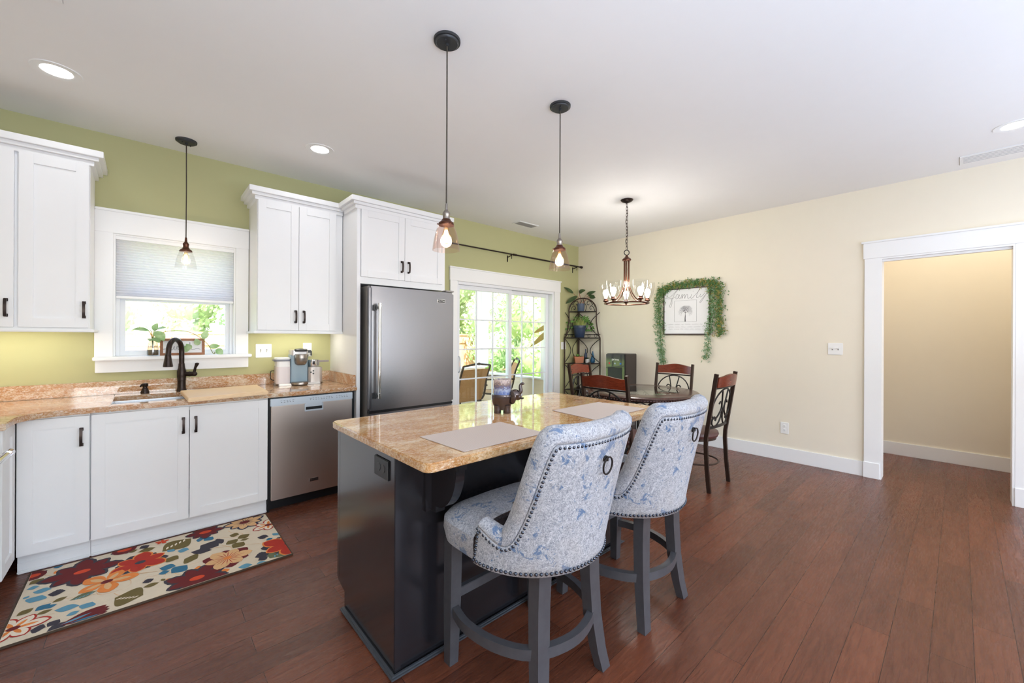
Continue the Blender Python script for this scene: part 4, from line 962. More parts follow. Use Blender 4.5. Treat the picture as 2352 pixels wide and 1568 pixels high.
MB().lathe([(.008, 2.172), (.012, 2.160), (.022, 2.145), (.040, 2.132), (.046, 2.124), (.044, 2.112), (.0, 2.110)], (cx, cy, 0), 28).build('hub', M['bronze_brown'], ch)
RR = .222; ZR = 1.668; a0 = math.atan2(-.6733, .7394) + .06
b = MB(); b.tube([(cx + RR * math.cos(2 * PI * k / 64), cy + RR * math.sin(2 * PI * k / 64), ZR) for k in range(64)], .0072, 8, closed=True); b.build('ring', M['bronze_brown'], ch)
for k in range(5):
    a = a0 + k * 2 * PI / 5; ca, sa = math.cos(a), math.sin(a)
    MB().tube([(cx + r_ * ca, cy + r_ * sa, z) for r_, z in [(v.x, v.y) for v in spline([(.026, 2.115, 0), (.026, 1.98, 0), (.028, 1.88, 0), (.045, 1.81, 0), (.09, 1.735, 0), (.15, 1.690, 0), (RR, ZR, 0)], 6)]], .0052, 8).build('arm', M['bronze_brown'], ch)
    px, py = cx + RR * ca, cy + RR * sa
    so = MB().lathe([(.006, -.016), (.012, -.006), (.012, .008), (.028, .016), (.030, .024), (.022, .030), (.020, .046), (.0, .048)], (px, py, ZR + .012), 20).build('socket', M['bronze_brown'], ch)
    MB().lathe([(.024, .022), (.040, .045), (.058, .085), (.070, .13), (.075, .17), (.074, .205), (.0715, .205), (.0725, .17), (.0675, .13), (.0555, .085), (.0375, .045), (.022, .024)], (px, py, ZR + .012), 32, cap0=False, cap1=False).build('glass_shade', M['glass_clear'], so)
    MB().lathe([(.011, .05), (.014, .065), (.026, .088), (.0295, .108), (.026, .128), (.014, .140), (0, .142)], (px, py, ZR + .012), 18).build('bulb', M['bulb_white'], so)
lamp('chandelier_glow', 'POINT', (cx, cy, ZR + .20), 30, (.97, .93, .86), .05)
# ------------------------------------------------------------------ ceiling fittings
def can(x, y, label):
    r = thing('recessed_light', label, 'ceiling light', (x, y, H), 0, 'recessed ceiling lights')
    MB().lathe([(.062, -.002), (.070, -.004), (.098, -.004), (.100, 0)], (x, y, H), 40, cap0=False, cap1=False).build('trim_ring', M['trim'], r)
    MB().lathe([(0, -.0015), (.066, -.0015), (.066, 0)], (x, y, H), 40).build('lens', M['can'], r)
    lamp('recessed_light_glow', 'SPOT', (x, y, H - .012), 4.5, (.90, .97, 1.08), .06, direction=(0, 0, -1), spot_size=math.radians(165), spot_blend=.9)
can(-.355, 3.284, 'recessed ceiling light at the upper left, over the corner cabinets')
can(.992, 3.291, 'recessed ceiling light over the dishwasher, before the refrigerator cabinet')
can(4.30, -.245, 'recessed ceiling light at the right picture edge near the cream wall')
for x, y in ((.2, -.9), (2.3, -.9), (.4, -1.9), (2.4, -1.9), (4.3, -1.9)): can(x, y, 'unseen recessed ceiling light added behind the camera to brighten the room')  # extra fixtures out of view, added to fill the room with light
def vent(name, label, x0, x1, y0, y1, slats, along):
    r = thing(name, label, 'ceiling vent', ((x0 + x1) / 2, (y0 + y1) / 2, H)); z = H
    MB().box(x0, x1, y0, y1, z - .006, z, .003).build('frame', M['trim'], r)
    b = MB(); m = .022
    for k in range(slats):
        f0 = (k + .2) / slats; f1 = (k + .62) / slats
        if along == 'x': b.box(x0 + m, x1 - m, y0 + m + (y1 - y0 - 2 * m) * f0, y0 + m + (y1 - y0 - 2 * m) * f1, z - .0075, z - .0058)
        else: b.box(x0 + m + (x1 - x0 - 2 * m) * f0, x0 + m + (x1 - x0 - 2 * m) * f1, y0 + m, y1 - m, z - .0075, z - .0058)
    b.build('louvre', M['slot'] if slats > 8 else M['ventgrey'], r); return r
M['ventgrey'] = plain('pale_grey_louvre', S(206, 206, 208), .6)
vent('ceiling_register', 'small white ceiling register near the sliding door corner', 3.42, 3.76, 3.635, 3.785, 10, 'x')
vent('return_air_grille', 'long white return air grille on the ceiling at the right edge', 4.735, 4.955, -.62, .005, 5, 'y')
vent('ceiling_register', 'white ceiling register cut by the top left picture edge', -.56, -.262, 2.44, 2.592, 7, 'x')

# ------------------------------------------------------------------ floral runner
rug = thing('kitchen_runner', 'cream floral runner rug with red, orange and blue flowers before the sink', 'rug', (.105, 3.055, 0))
RX0, RX1, RY0, RY1, RZ_ = -.455, .664, 2.692, 3.420, .0095
MB().box(RX0, RX1, RY0, RY1, .0006, .009, .002).build('pile', None or plain('cream_rug_pile', S(224, 210, 186), .95, var=.05, scale=30, bump=.3, bscale=260), rug)
MB().box(RX0 - .007, RX1 + .003, RY0 - .007, RY0 + .002, .0006, .0098, .002).box(RX0 - .007, RX0 + .002, RY0 - .007, RY1, .0006, .0098, .002).box(RX1 - .001, RX1 + .004, RY0 - .007, RY1, .0006, .0095, .001).build('bound_edge', plain('brown_rug_binding', S(78, 62, 48), .9), rug)
def clip(poly):
    for ax, lim, sg in ((0, RX0 + .004, 1), (0, RX1 - .003, -1), (1, RY0 + .004, 1), (1, RY1 - .002, -1)):
        out = []
        for i in range(len(poly)):
            p, q = poly[i - 1], poly[i]; dp, dq = (p[ax] - lim) * sg, (q[ax] - lim) * sg
            if (dp >= 0) != (dq >= 0): t = dp / (dp - dq); out.append((p[0] + (q[0] - p[0]) * t, p[1] + (q[1] - p[1]) * t))
            if dq >= 0: out.append(q)
        poly = out
        if len(poly) < 3: return None
    return poly
RC = dict(wine=S(106, 30, 32), char=S(62, 58, 68), red=S(176, 48, 34), orange=S(228, 136, 66), peach=S(222, 178, 128), navy=S(52, 54, 76), cream=S(236, 222, 200), olive=S(112, 98, 54), sage=S(104, 112, 84), blue=S(96, 150, 174), teal=S(52, 112, 142), rust=S(214, 74, 40))
RK = list(RC); rm = [plain('rug_' + k, RC[k], .95, var=.12, scale=60) for k in RK]
rb = MB(); lay = [0]; WK = 1.0
def flat(poly, col):
    p = clip(poly)
    if not p: return
    lay[0] += 1; z = RZ_ + lay[0] * 3e-6
    ar = sum(p[i - 1][0] * p[i][1] - p[i][0] * p[i - 1][1] for i in range(len(p)))
    if ar < 0: p = p[::-1]
    cx_ = sum(v[0] for v in p) / len(p); cy_ = sum(v[1] for v in p) / len(p)
    rb.faces([(x, y, z) for x, y in p] + [(cx_, cy_, z)], [(i, (i + 1) % len(p), len(p)) for i in range(len(p))], RK.index(col))
def blade(p0, p1, wr, col, k=1.0, jag=0):
    """leaf or petal polygon from its base p0 to its tip p1"""
    dx_, dy_ = p1[0] - p0[0], p1[1] - p0[1]; Ln = math.hypot(dx_, dy_) + 1e-6; ux, uy = dx_ / Ln, dy_ / Ln; up_, dn_ = [], []
    for i in range(13):
        t = i / 12; w = .5 * wr * WK * Ln * math.sin(PI * t ** k) ** (.75 if k > 1 else 1.15) * (1 + jag * (1 if i % 2 else -1)); up_.append((p0[0] + ux * Ln * t - uy * w, p0[1] + uy * Ln * t + ux * w)); dn_.append((p0[0] + ux * Ln * t + uy * w, p0[1] + uy * Ln * t - ux * w))
    flat(up_[1:-1] + [p1] + dn_[1:-1][::-1] + [p0], col)
def disc(c, r, col, sx=1.0): flat([(c[0] + r * sx * math.cos(2 * PI * k / 18), c[1] + r * math.sin(2 * PI * k / 18)) for k in range(18)], col)
def petals(c, tip, n, wr, col, k=1.35, s=1.0, ph=0.0, jag=0):
    r_ = math.hypot(tip[0] - c[0], tip[1] - c[1]) * s; a0_ = math.atan2(tip[1] - c[1], tip[0] - c[0]) + ph
    for i in range(n):
        a = a0_ + 2 * PI * i / n; q_ = 1 + .10 * math.sin(3.1 * i + 1); blade(c, (c[0] + r_ * q_ * math.cos(a), c[1] + r_ * q_ * math.sin(a)), wr, col, k, jag)
FL = [('wine', (-0.249, 3.252), (-0.105, 3.247)), ('red', (-0.012, 3.164), (0.085, 3.088)), ('orange', (-0.142, 3.035), (-0.024, 3.01)), ('wine', (0.216, 2.758), (0.33, 2.692)), ('peach', (0.368, 2.887), (0.484, 2.888)), ('navytan', (0.526, 3.36), (0.57, 3.267)), ('white', (0.64, 3.205), (0.555, 3.177)), ('white', (-0.427, 2.823), (-0.326, 2.819)), ('red', (0.68, 2.841), (0.571, 2.939)), ('wine', (0.306, 3.362), (0.216, 3.369)), ('wine', (-0.446, 3.367), (-0.401, 3.392)), ('wine', (-0.084, 3.405), (-0.135, 3.394)), ('orangesm', (0.088, 3.385), (0.121, 3.39)), ('tulip', (-0.187, 2.735), (-0.118, 2.721))]
LF = [('olive', (0.001, 2.757), (-0.104, 2.819), 0.5), ('olive', (0.085, 3.234), (0.23, 3.322), 0.38), ('olive', (0.237, 2.999), (0.179, 3.041), 0.6), ('olive', (0.154, 3.068), (0.096, 3.115), 0.4), ('sage', (0.655, 2.798), (0.552, 2.718), 0.5), ('sage', (-0.174, 2.961), (-0.267, 2.939), 0.2), ('olive', (-0.279, 2.995), (-0.329, 2.972), 0.25), ('olive', (-0.318, 2.9), (-0.371, 2.893), 0.25), ('olive', (-0.387, 2.976), (-0.436, 2.938), 0.3), ('olive', (-0.393, 3.302), (-0.442, 3.263), 0.35), ('blue', (-0.398, 3.215), (-0.443, 3.21), 0.35), ('blue', (-0.348, 3.137), (-0.415, 3.156), 0.3), ('blue', (-0.375, 3.093), (-0.409, 3.04), 0.55), ('blue', (-0.421, 3.126), (-0.44, 3.105), 0.3), ('teal', (-0.332, 2.97), (-0.379, 2.934), 0.35), ('teal', (-0.308, 2.942), (-0.353, 2.932), 0.3), ('blue', (-0.226, 2.854), (-0.312, 2.881), 0.25), ('blue', (-0.183, 2.852), (-0.215, 2.808), 0.5), ('blue', (-0.221, 2.8), (-0.266, 2.789), 0.3), ('char', (-0.293, 3.068), (-0.356, 3.076), 0.4), ('char', (-0.322, 2.744), (-0.369, 2.757), 0.5), ('char', (-0.283, 2.777), (-0.317, 2.74), 0.4), ('char', (-0.25, 2.734), (-0.315, 2.693), 0.3), ('teal', (0.138, 2.98), (0.068, 3.012), 0.35), ('teal', (0.187, 2.951), (0.115, 2.905), 0.45), ('teal', (0.111, 2.943), (0.061, 2.941), 0.35), ('teal', (0.288, 3.258), (0.25, 3.27), 0.6), ('teal', (0.336, 3.256), (0.287, 3.225), 0.5), ('blue', (0.14, 3.226), (0.111, 3.2), 0.5), ('blue', (0.209, 3.159), (0.154, 3.182), 0.4), ('char', (0.348, 3.093), (0.264, 3.169), 0.45), ('char', (0.311, 3.058), (0.212, 3.11), 0.25), ('char', (0.384, 3.162), (0.334, 3.15), 0.7), ('olive', (0.52, 3.14), (0.448, 3.116), 0.35), ('olive', (0.507, 3.075), (0.457, 3.079), 0.25), ('olive', (0.469, 3.18), (0.417, 3.202), 0.4), ('olive', (0.434, 3.061), (0.4, 3.124), 0.4), ('olive', (0.474, 3.047), (0.408, 2.998), 0.4), ('char', (0.606, 3.022), (0.547, 3.051), 0.35), ('char', (0.568, 2.793), (0.487, 2.786), 0.4), ('char', (0.548, 2.75), (0.495, 2.736), 0.4), ('blue', (0.464, 2.712), (0.396, 2.728), 0.3), ('blue', (0.531, 2.698), (0.477, 2.692), 0.35), ('blue', (0.662, 3.032), (0.631, 3.012), 0.6), ('teal', (0.62, 2.98), (0.582, 2.974), 0.4), ('orange', (0.667, 2.725), (0.637, 2.721), 0.6), ('char', (0.044, 2.903), (-0.003, 2.892), 0.4), ('olive', (0.063, 2.841), (-0.0, 2.839), 0.25), ('olive', (0.089, 2.862), (0.07, 2.853), 0.6), ('char', (0.03, 3.385), (-0.018, 3.368), 0.45), ('olive', (0.056, 3.326), (-0.024, 3.317), 0.3), ('olive', (-0.025, 3.363), (-0.07, 3.358), 0.4), ('teal', (-0.334, 3.413), (-0.373, 3.408), 0.4), ('orange', (-0.331, 3.351), (-0.363, 3.324), 0.4), ('orange', (0.127, 2.841), (0.09, 2.818), 0.5), ('orange', (0.361, 2.742), (0.315, 2.74), 0.4), ('orange', (0.249, 2.868), (0.211, 2.875), 0.5)]
for i in range(26):                                          # faint beige vine outlines in the ground
    random.seed(400 + i); x, y, a = random.uniform(RX0, RX1), random.uniform(RY0, RY1), random.uniform(0, 6.28)
    for j in range(9): x2, y2 = x + .025 * math.cos(a), y + .025 * math.sin(a); flat([(x, y), (x2, y2), (x2 + .002, y2 + .002), (x + .002, y + .002)], 'peach'); x, y = x2, y2; a += random.uniform(-.5, .6)
WK = 2.5
for kd, p0, p1, w in LF:
    blade(p0, p1, w, kd, 1.0, .05 if kd == 'char' else 0)
    if kd in ('olive', 'sage') and math.hypot(p1[0] - p0[0], p1[1] - p0[1]) > .09:
        for j in range(1, 6):
            t = j / 7; bx, by = p0[0] + (p1[0] - p0[0]) * t, p0[1] + (p1[1] - p0[1]) * t; ux, uy = p1[0] - p0[0], p1[1] - p0[1]
            blade((bx, by), (bx + ux * .16 - uy * .16, by + uy * .16 + ux * .16), .12, 'cream' if kd == 'olive' else 'blue')
WK = 1.0
for kd, c_, tip in FL:
    if kd == 'wine': petals(c_, tip, 8, .56, 'char', s=1.10, jag=.05); petals(c_, tip, 8, .44, 'wine', s=1.0, jag=.04); disc(c_, .055, 'wine'); disc(c_, .022, 'rust', 1.5)
    elif kd == 'red': petals(c_, tip, 6, .62, 'char', s=.95, ph=.5); petals(c_, tip, 6, .66, 'orange', s=1.04); petals(c_, tip, 6, .58, 'red', s=.99); disc(c_, .020, 'char', 1.2)
    elif kd == 'orange': petals(c_, tip, 5, .62, 'orange'); petals(c_, tip, 5, .30, 'peach', s=.75); disc(c_, .020, 'wine', 1.2)
    elif kd == 'orangesm': petals(c_, tip, 5, .6, 'rust')
    elif kd == 'peach':
        petals(c_, tip, 6, .7, 'wine', s=1.02, ph=.55, jag=.05); petals(c_, tip, 6, .62, 'peach')
        petals(c_, tip, 18, .05, 'red', s=.72, k=1.0); disc(c_, .018, 'orange', 1.1)
    elif kd == 'navytan': petals(c_, tip, 9, .56, 'navy', s=1.15, jag=.03); petals(c_, tip, 9, .44, 'peach', s=1.03); petals(c_, tip, 18, .07, 'navy', s=.6, k=1.0); disc(c_, .024, 'wine', 1.3)
    elif kd == 'white': petals(c_, tip, 6, .64, 'red', s=1.06); petals(c_, tip, 6, .54, 'cream', s=.98); petals(c_, tip, 6, .26, 'orange', s=.70, k=1.1); disc(c_, .018, 'wine', 1.2)
    elif kd == 'tulip':
        for da in (-.55, -.2, .15, .5): 
            a = math.atan2(tip[1] - c_[1], tip[0] - c_[0]) + da + .3; b0 = (c_[0] - .09, c_[1] - .02); blade(b0, (c_[0] + .07 * math.cos(a), c_[1] + .07 * math.sin(a)), .34, 'wine', 1.2)
        blade((c_[0] - .09, c_[1] - .02), (c_[0] + .01, c_[1] + .01), .16, 'blue'); blade((c_[0] - .06, c_[1] - .03), (c_[0] + .04, c_[1] - .03), .16, 'teal')
rb.build('flower_print', rm, rug, smooth=0)
# ------------------------------------------------------------------ curtain rod
cr = thing('curtain_rod', 'dark bronze curtain rod on the green wall above the sliding door', 'curtain rod', (3.7, D - .09, 2.405))
yr, zr0 = D - .088, 2.405
b = MB(); b.cyl((2.30, yr, zr0), (3.66, yr, zr0), .0085); b.cyl((3.64, yr, zr0), (5.035, yr, zr0), .0105); b.build('rod', M['bronze'], cr)
b = MB(); b.lathe([(.011, 0), (.016, .004), (.016, .014), (.011, .018), (.018, .026), (.020, .045), (.014, .055), (0, .057)], seg=20, mat=T((5.035, yr, zr0)) @ Matrix.Rotation(PI / 2, 4, 'Y')); b.build('finial', M['bronze'], cr)
b = MB()
b.cyl((3.63, yr, zr0), (3.68, yr, zr0), .014); b.build('joint_collar', M['bronze'], cr)
for x in (2.42, 3.60, 4.96):
    b = MB(); b.cyl((x, yr, zr0 - .012), (x, D, zr0 - .03), .006); b.box(x - .009, x + .009, D - .005, D, zr0 - .09, zr0 - .005, .002); b.tube([(x, yr - .014, zr0 + .004), (x, yr - .008, zr0 - .012), (x, yr + .006, zr0 - .013), (x, yr + .014, zr0 + .002)], .004, 6); b.cyl((x, yr, zr0 - .012), (x, yr, zr0 - .06), .0045)
    b.build('bracket', M['bronze'], cr)
# ------------------------------------------------------------------ corner rack
A_, B_, C_ = Vector((4.735, 4.030, 0)), Vector((5.065, 3.620, 0)), Vector((5.068, 4.032, 0))
At, Bt = Vector((4.835, 4.030, 0)), Vector((5.065, 3.690, 0))
rk = thing('corner_rack', 'dark wrought iron corner shelf rack in the corner by the sliding door', 'shelf', (4.95, 3.9, 0))
up = lambda v, z: Vector((v.x, v.y, z))
b = MB(); b.tube([up(A_, .001), up(A_, 1.300)], .0095, 8); b.tube([up(B_, .001), up(B_, 1.300)], .0095, 8)
for d in ((-.012, 0), (0, -.012)): b.tube([(C_.x + d[0] - .004, C_.y + d[1] - .004, .001), (C_.x + d[0] - .004, C_.y + d[1] - .004, 1.70)], .008, 8)
arch = []
for k in range(0, 8): f_ = k / 7; arch.append(A_.lerp(At, f_ ** .6) + Vector((0, 0, 1.300 + .25 * f_)))
m0 = [up(At, 1.62), up(At, 1.70)]
sem = [up(At.lerp(Bt, .5 - .5 * math.cos(PI * k / 20)), 1.72 + .185 * math.sin(PI * k / 20)) for k in range(21)]
arch2 = [up(Bt, 1.70), up(Bt, 1.62)] + [B_.lerp(Bt, (1 - k / 7) ** .6) + Vector((0, 0, 1.55 - .25 * k / 7)) for k in range(8)]
b.tube(arch + m0 + sem + arch2, .0095, 8); b.build('frame', M['ironbrown'], rk)
def shelf(z, a, bb, name='shelf'):
    b = MB(); front = [(a.x + (bb.x - a.x) * t - .03 * math.sin(PI * t) * .64, a.y + (bb.y - a.y) * t - .03 * math.sin(PI * t) * .77) for t in [k / 10 for k in range(11)]]
    b.prism(([(C_.x, C_.y)] + front)[::-1], z - .004, z + .002, 0); b.tube([(x, y, z) for x, y in front], .008, 8)
    b.tube([(x, y, z) for x, y in [front[0], (C_.x, C_.y), front[-1]]], .005, 6); b.build(name, M['iron'], rk)
shelf(1.700, At, Bt)
for z in (1.300, .915, .52, .14): shelf(z, A_, B_)
b = MB()
def pl2(P, Q, u, z): return up(P.lerp(Q, u), z)
for P, Q in ((A_, C_), (C_, B_)):                             # side panels: facing arcs between the shelves
    for z0, z1 in ((.93, 1.285), (.54, .90), (.16, .505), (1.32, 1.685)):
        for s_ in (0, 1):
            b.tube([pl2(P, Q, (0.02 + .42 * math.sin(PI * k / 14)) if s_ == 0 else (.98 - .42 * math.sin(PI * k / 14)), z0 + (z1 - z0) * k / 14) for k in range(15)], .0055, 6)
for z0 in (1.310,):                                           # guard rail with rings on the middle shelf
    b.tube([pl2(A_, C_, t, z0 + .045) for t in (0, 1)], .005, 6); b.tube([pl2(C_, B_, t, z0 + .045) for t in (0, 1)], .005, 6)
    for P, Q in ((A_, C_), (C_, B_)):
        for u0 in (.2, .5, .8): b.tube([pl2(P, Q, u0 + .06 * math.cos(t), z0 + .022 + .02 * math.sin(t)) for t in [2 * PI * k / 16 for k in range(16)]], .0035, 5, closed=True)
for s_ in (0, 1):                                             # scrolls in the top arch
    f_ = (lambda u, z: up(At.lerp(Bt, u), z)) if s_ == 0 else (lambda u, z: up(Bt.lerp(At, u), z))
    for pts in ([(.06, 1.71), (.10, 1.76), (.18, 1.79), (.24, 1.76), (.21, 1.735), (.17, 1.745)], [(.14, 1.80), (.20, 1.85), (.30, 1.86), (.34, 1.82), (.29, 1.80), (.26, 1.82)], [(.40, 1.71), (.36, 1.78), (.44, 1.84), (.48, 1.89)], [(.05, 1.775), (.08, 1.81), (.13, 1.82), (.15, 1.80)]):
        b.tube([f_(*p) for p in spline2(pts, 6)], .005, 6)
b.build('scrollwork', M['iron'], rk)
# plants and ornaments on the rack
SR = Vector((.7394, -.6733, 0))                                # along the rack's front, towards the cream wall
def on(u, z, back=0.0): p = Vector((4.962, 3.902, z)) + SR * u; return p + Vector((.67, .74, 0)) * back
p = on(.0, 1.702); t1 = thing('potted_plant', 'plant with long dark leaves in a blue-grey pot on top of the corner rack', 'plant', p)
MB().lathe([(.046, 0), (.050, .006), (.060, .118), (.061, .122), (.057, .122), (.054, .105), (0, .105)], p + Vector((0, 0, .001)), 28).build('pot', M['bluegrey'], t1)
b = MB(); q = MB()
for du, dz, ddu, ddz, L_, w_ in ((-.12, .24, -.8, .55, .17, .055), (-.06, .18, -.85, -.55, .22, .065), (-.03, .27, .9, .25, .10, .06), (.09, .22, .85, .3, .14, .055), (.13, .155, .9, -.12, .08, .04), (.14, .15, .95, .2, .12, .05), (.11, .185, .9, .1, .09, .04), (-.02, .23, .5, .75, .08, .045)):
    base = p + Vector((0, 0, .105)) + SR * (du * .18); tip = p + SR * du + Vector((0, 0, .105 + dz * .75))
    q.tube(spline([base, base.lerp(tip, .5) + Vector((0, 0, .03)), tip], 5), .0032, 5)
    leaf_shape(b, tip, SR * ddu + Vector((0, 0, ddz)) + Vector((-.2, -.2, 0)), (-.6, -.7, .35), L_, w_, .12)
b.build('leaves', M['leaf_dark'], t1); q.build('stems', plain('reddish_stem', S(150, 92, 70), .6), t1)
p = on(-.02, 1.303); t2 = thing('potted_plant', 'bushy green plant in a navy pot on the middle shelf of the corner rack', 'plant', p)
MB().lathe([(.068, 0), (.072, .006), (.094, .15), (.102, .152), (.104, .186), (.098, .186), (.094, .16), (0, .16)], p + Vector((0, 0, .001)), 32).build('pot', M['navy'], t2)
b = MB(); q = MB(); random.seed(21)
for i in range(60):
    a = random.uniform(0, 2 * PI); r_ = random.uniform(.01, .085); base = p + Vector((r_ * math.cos(a), r_ * math.sin(a), .16)); tip = base + Vector((math.cos(a) * random.uniform(0, .05), math.sin(a) * random.uniform(0, .05), random.uniform(.05, .17)))
    q.tube([base, tip], [.0045, .0028], 5)
    if i % 2 == 0: leaf_shape(b, tip, (math.cos(a) * .6, math.sin(a) * .6, random.uniform(.2, 1)), (-.5, -.6, .6), random.uniform(.04, .07), .022, .2, 4)
for i in range(46):
    s_ = 1 if i % 5 < 3 else -1; u = s_ * random.uniform(.08, .25); leaf_shape(b, p + SR * u + Vector((random.uniform(-.03, .03), random.uniform(-.03, .03), .20 + random.uniform(-.09, .06) - (abs(u) - .1) * .1)), (random.uniform(-1, 1), random.uniform(-1, 1), random.uniform(-.5, .6)), (-.6, -.7, .5), random.uniform(.03, .065), .038, .2, 4)
b.build('leaves', M['leaf'], t2); q.build('stems', plain('pale_green_stem', S(168, 176, 96), .6), t2)
p = on(-.03, .918); t3 = thing('planter_box', 'square terracotta planter holding small succulents on the corner rack', 'planter', p, -.74)
MB().loft([[Vector((x * w, y * w, z)) for x, y in ((-1, -1), (1, -1), (1, 1), (-1, 1))] for z, w in ((.001, .058), (.095, .072), (.098, .072), (.098, .064), (.085, .062))], cap1=True).build('box', M['terracotta'], t3, True)
b = MB()
for x, y, n_, L_ in ((-.02, -.01, 10, .05), (.03, .0, 8, .035), (.0, .03, 9, .04)):
    for k in range(n_): a = 2 * PI * k / n_; leaf_shape(b, (x, y, .088), (math.cos(a), math.sin(a), .9 + .3 * (k % 2)), (math.cos(a) * -1, math.sin(a) * -1, .5), L_, .022, .2, 4)
b.ball((-.02, -.02, .115), .024, (1, 1, .9)); b.build('succulents', M['leaf'], t3, True)
p = on(.10, .918, -.005); t4 = thing('potted_plant', 'small white pot with a green plant between the planter and the blue vase', 'plant', p)
MB().lathe([(.028, 0), (.031, .004), (.033, .062), (.030, .062), (0, .055)], p + Vector((0, 0, .001)), 22).build('pot', M['plate'], t4)
b = MB(); random.seed(8)
for k in range(34): a = random.uniform(0, 6.28); e_ = random.uniform(.1, 1.2); leaf_shape(b, p + Vector((0, 0, .06)), (math.cos(a), math.sin(a), e_), (-math.cos(a), -math.sin(a), .6), random.uniform(.03, .06), .022, .25, 4)
b.build('leaves', M['leaf_dark'], t4)
p = on(.185, .918, 0.0); o = MB().lathe([(.024, .001), (.032, .006), (.036, .03), (.033, .062), (.022, .10), (.012, .135), (.008, .165), (.006, .178), (0, .180)], p, 26).build('vase', M['bluevase'])
tag(o, 'teal blue teardrop vase at the shelf edge, right of the white pot', 'vase')
p = on(.085, .918, .045); o = MB().lathe([(.022, .001), (.023, .01), (.023, .12), (.016, .145), (.009, .160), (.009, .205), (.011, .21), (0, .212)], p, 22).build('bottle', M['navy'])
tag(o, 'slim dark blue bottle standing behind the small white pot', 'bottle')
# ------------------------------------------------------------------ water cooler
wx_, wy0, wy1 = 4.784, 3.020, 3.325
wc = thing('water_dispenser', 'black floor-standing water dispenser with a glossy front against the cream wall', 'water dispenser', (4.93, 3.17, 0))
b = MB(); b.box(wx_ + .02, 5.085, wy0, wy1, .01, 1.088, .008).build('cabinet', plain('dark_cooler_side', S(56, 48, 46), .4, var=.05), wc)
fp = MB().box(wx_, wx_ + .022, wy0 + .004, wy1 - .004, .02, 1.082, .006).build('front_panel', plain('glossy_black_panel', S(14, 18, 28), .06, var=.1, Specular_IOR_Level=0.9), wc)
for k, (y, col) in enumerate(((3.262, S(200, 40, 50)), (3.170, S(170, 190, 200)), (3.085, S(60, 120, 210)))):
    MB().lathe([(.013, 0), (.013, .004), (.011, .006), (0, .006)], seg=18, mat=T((wx_, y, .955)) @ Matrix.Rotation(-PI / 2, 4, 'Y')).build('push_button', plain('button_%d' % k, col, .3), fp)
MB().box(wx_ - .003, wx_ + .004, 3.06, 3.29, .56, .90, .003).build('dispensing_bay', M['black'], fp)
MB().box(wx_ - .06, wx_ + .004, 3.07, 3.28, .545, .565, .004).build('drip_tray', M['black'], wc)
MB().text('primo', .048, T((wx_ - .0006, 3.165, 1.010)) @ RZ(-PI / 2) @ Matrix.Rotation(PI / 2, 4, 'X')).build('lettering', M['plate'], fp)
# ------------------------------------------------------------------ framed family print
pf = thing('framed_print', 'square framed family print with a bare tree, hung inside a greenery garland', 'picture', (W - .02, 2.32, 1.35))
PY0, PY1, PZ0, PZ1 = 2.628, 2.030, 1.350, 1.944              # from its near the corner side to the other
xf = W - .034
b = MB(); w = .014
b.box(xf, W - .004, PY1, PY0, PZ0, PZ0 + w, .002).box(xf, W - .004, PY1, PY0, PZ1 - w, PZ1, .002).box(xf, W - .004, PY0 - w, PY0, PZ0 + w, PZ1 - w, .002).box(xf, W - .004, PY1, PY1 + w, PZ0 + w, PZ1 - w, .002)
b.build('frame', M['frame'], pf)
MB().box(xf + .010, W - .006, PY1 + w - .002, PY0 - w + .002, PZ0 + w - .002, PZ1 - w + .002).build('print', M['paper'], pf)
xs = xf + .0095
PW, PH = abs(PY0 - PY1) - 2 * w, PZ1 - PZ0 - 2 * w
def pp(a, c): return (xs, PY0 - w - a * PW, PZ0 + w + c * PH)
def pen(b, strokes, r, off=(0, 0), s=1.0):
    for st in strokes: b.tube([pp(off[0] + x * s, off[1] + y * s) for x, y in spline2(st, 6)], r, 5)
FAM = [[(0.011, 0.822), (0.121, 0.837), (0.2, 0.894), (0.279, 0.972), (0.316, 1.008), (0.305, 0.985), (0.245, 0.91), (0.192, 0.81), (0.151, 0.708), (0.124, 0.638), (0.133, 0.608), (0.159, 0.623), (0.177, 0.694), (0.178, 0.772), (0.166, 0.796)], [(0.079, 0.801), (0.146, 0.81), (0.211, 0.815), (0.25, 0.842)], [(0.331, 0.872), (0.303, 0.896), (0.277, 0.863), (0.268, 0.812), (0.288, 0.788), (0.325, 0.821), (0.352, 0.883), (0.34, 0.813), (0.359, 0.793), (0.386, 0.817)], [(0.389, 0.791), (0.404, 0.867), (0.414, 0.885), (0.424, 0.866), (0.42, 0.796), (0.438, 0.852), (0.466, 0.882), (0.476, 0.856), (0.472, 0.79), (0.497, 0.854), (0.526, 0.88), (0.538, 0.858), (0.537, 0.801), (0.56, 0.785), (0.589, 0.811)], [(0.627, 0.877), (0.607, 0.81), (0.619, 0.781), (0.651, 0.797), (0.677, 0.83)], [(0.657, 0.932), (0.662, 0.943)], [(0.677, 0.83), (0.75, 0.9), (0.795, 0.959), (0.8, 0.971), (0.779, 0.942), (0.743, 0.864), (0.731, 0.805), (0.754, 0.786), (0.787, 0.811)], [(0.818, 0.865), (0.806, 0.816), (0.827, 0.799), (0.872, 0.837), (0.919, 0.889)], [(0.954, 0.889), (0.917, 0.822), (0.869, 0.745), (0.829, 0.687), (0.81, 0.676), (0.808, 0.696), (0.837, 0.74), (0.897, 0.811), (0.97, 0.886)]]
b = MB(); pen(b, FAM, .0015); b.build('lettering', M['ink'], pf)
b = MB()                                                      # square outline and the bare tree
for a0_, c0_, a1_, c1_ in ((.235, .27, .235, .745), (.235, .745, .735, .745), (.735, .745, .735, .27), (.735, .27, .235, .27)): b.tube([pp(a0_, c0_), pp(a1_, c1_)], .0011, 4)
random.seed(3)
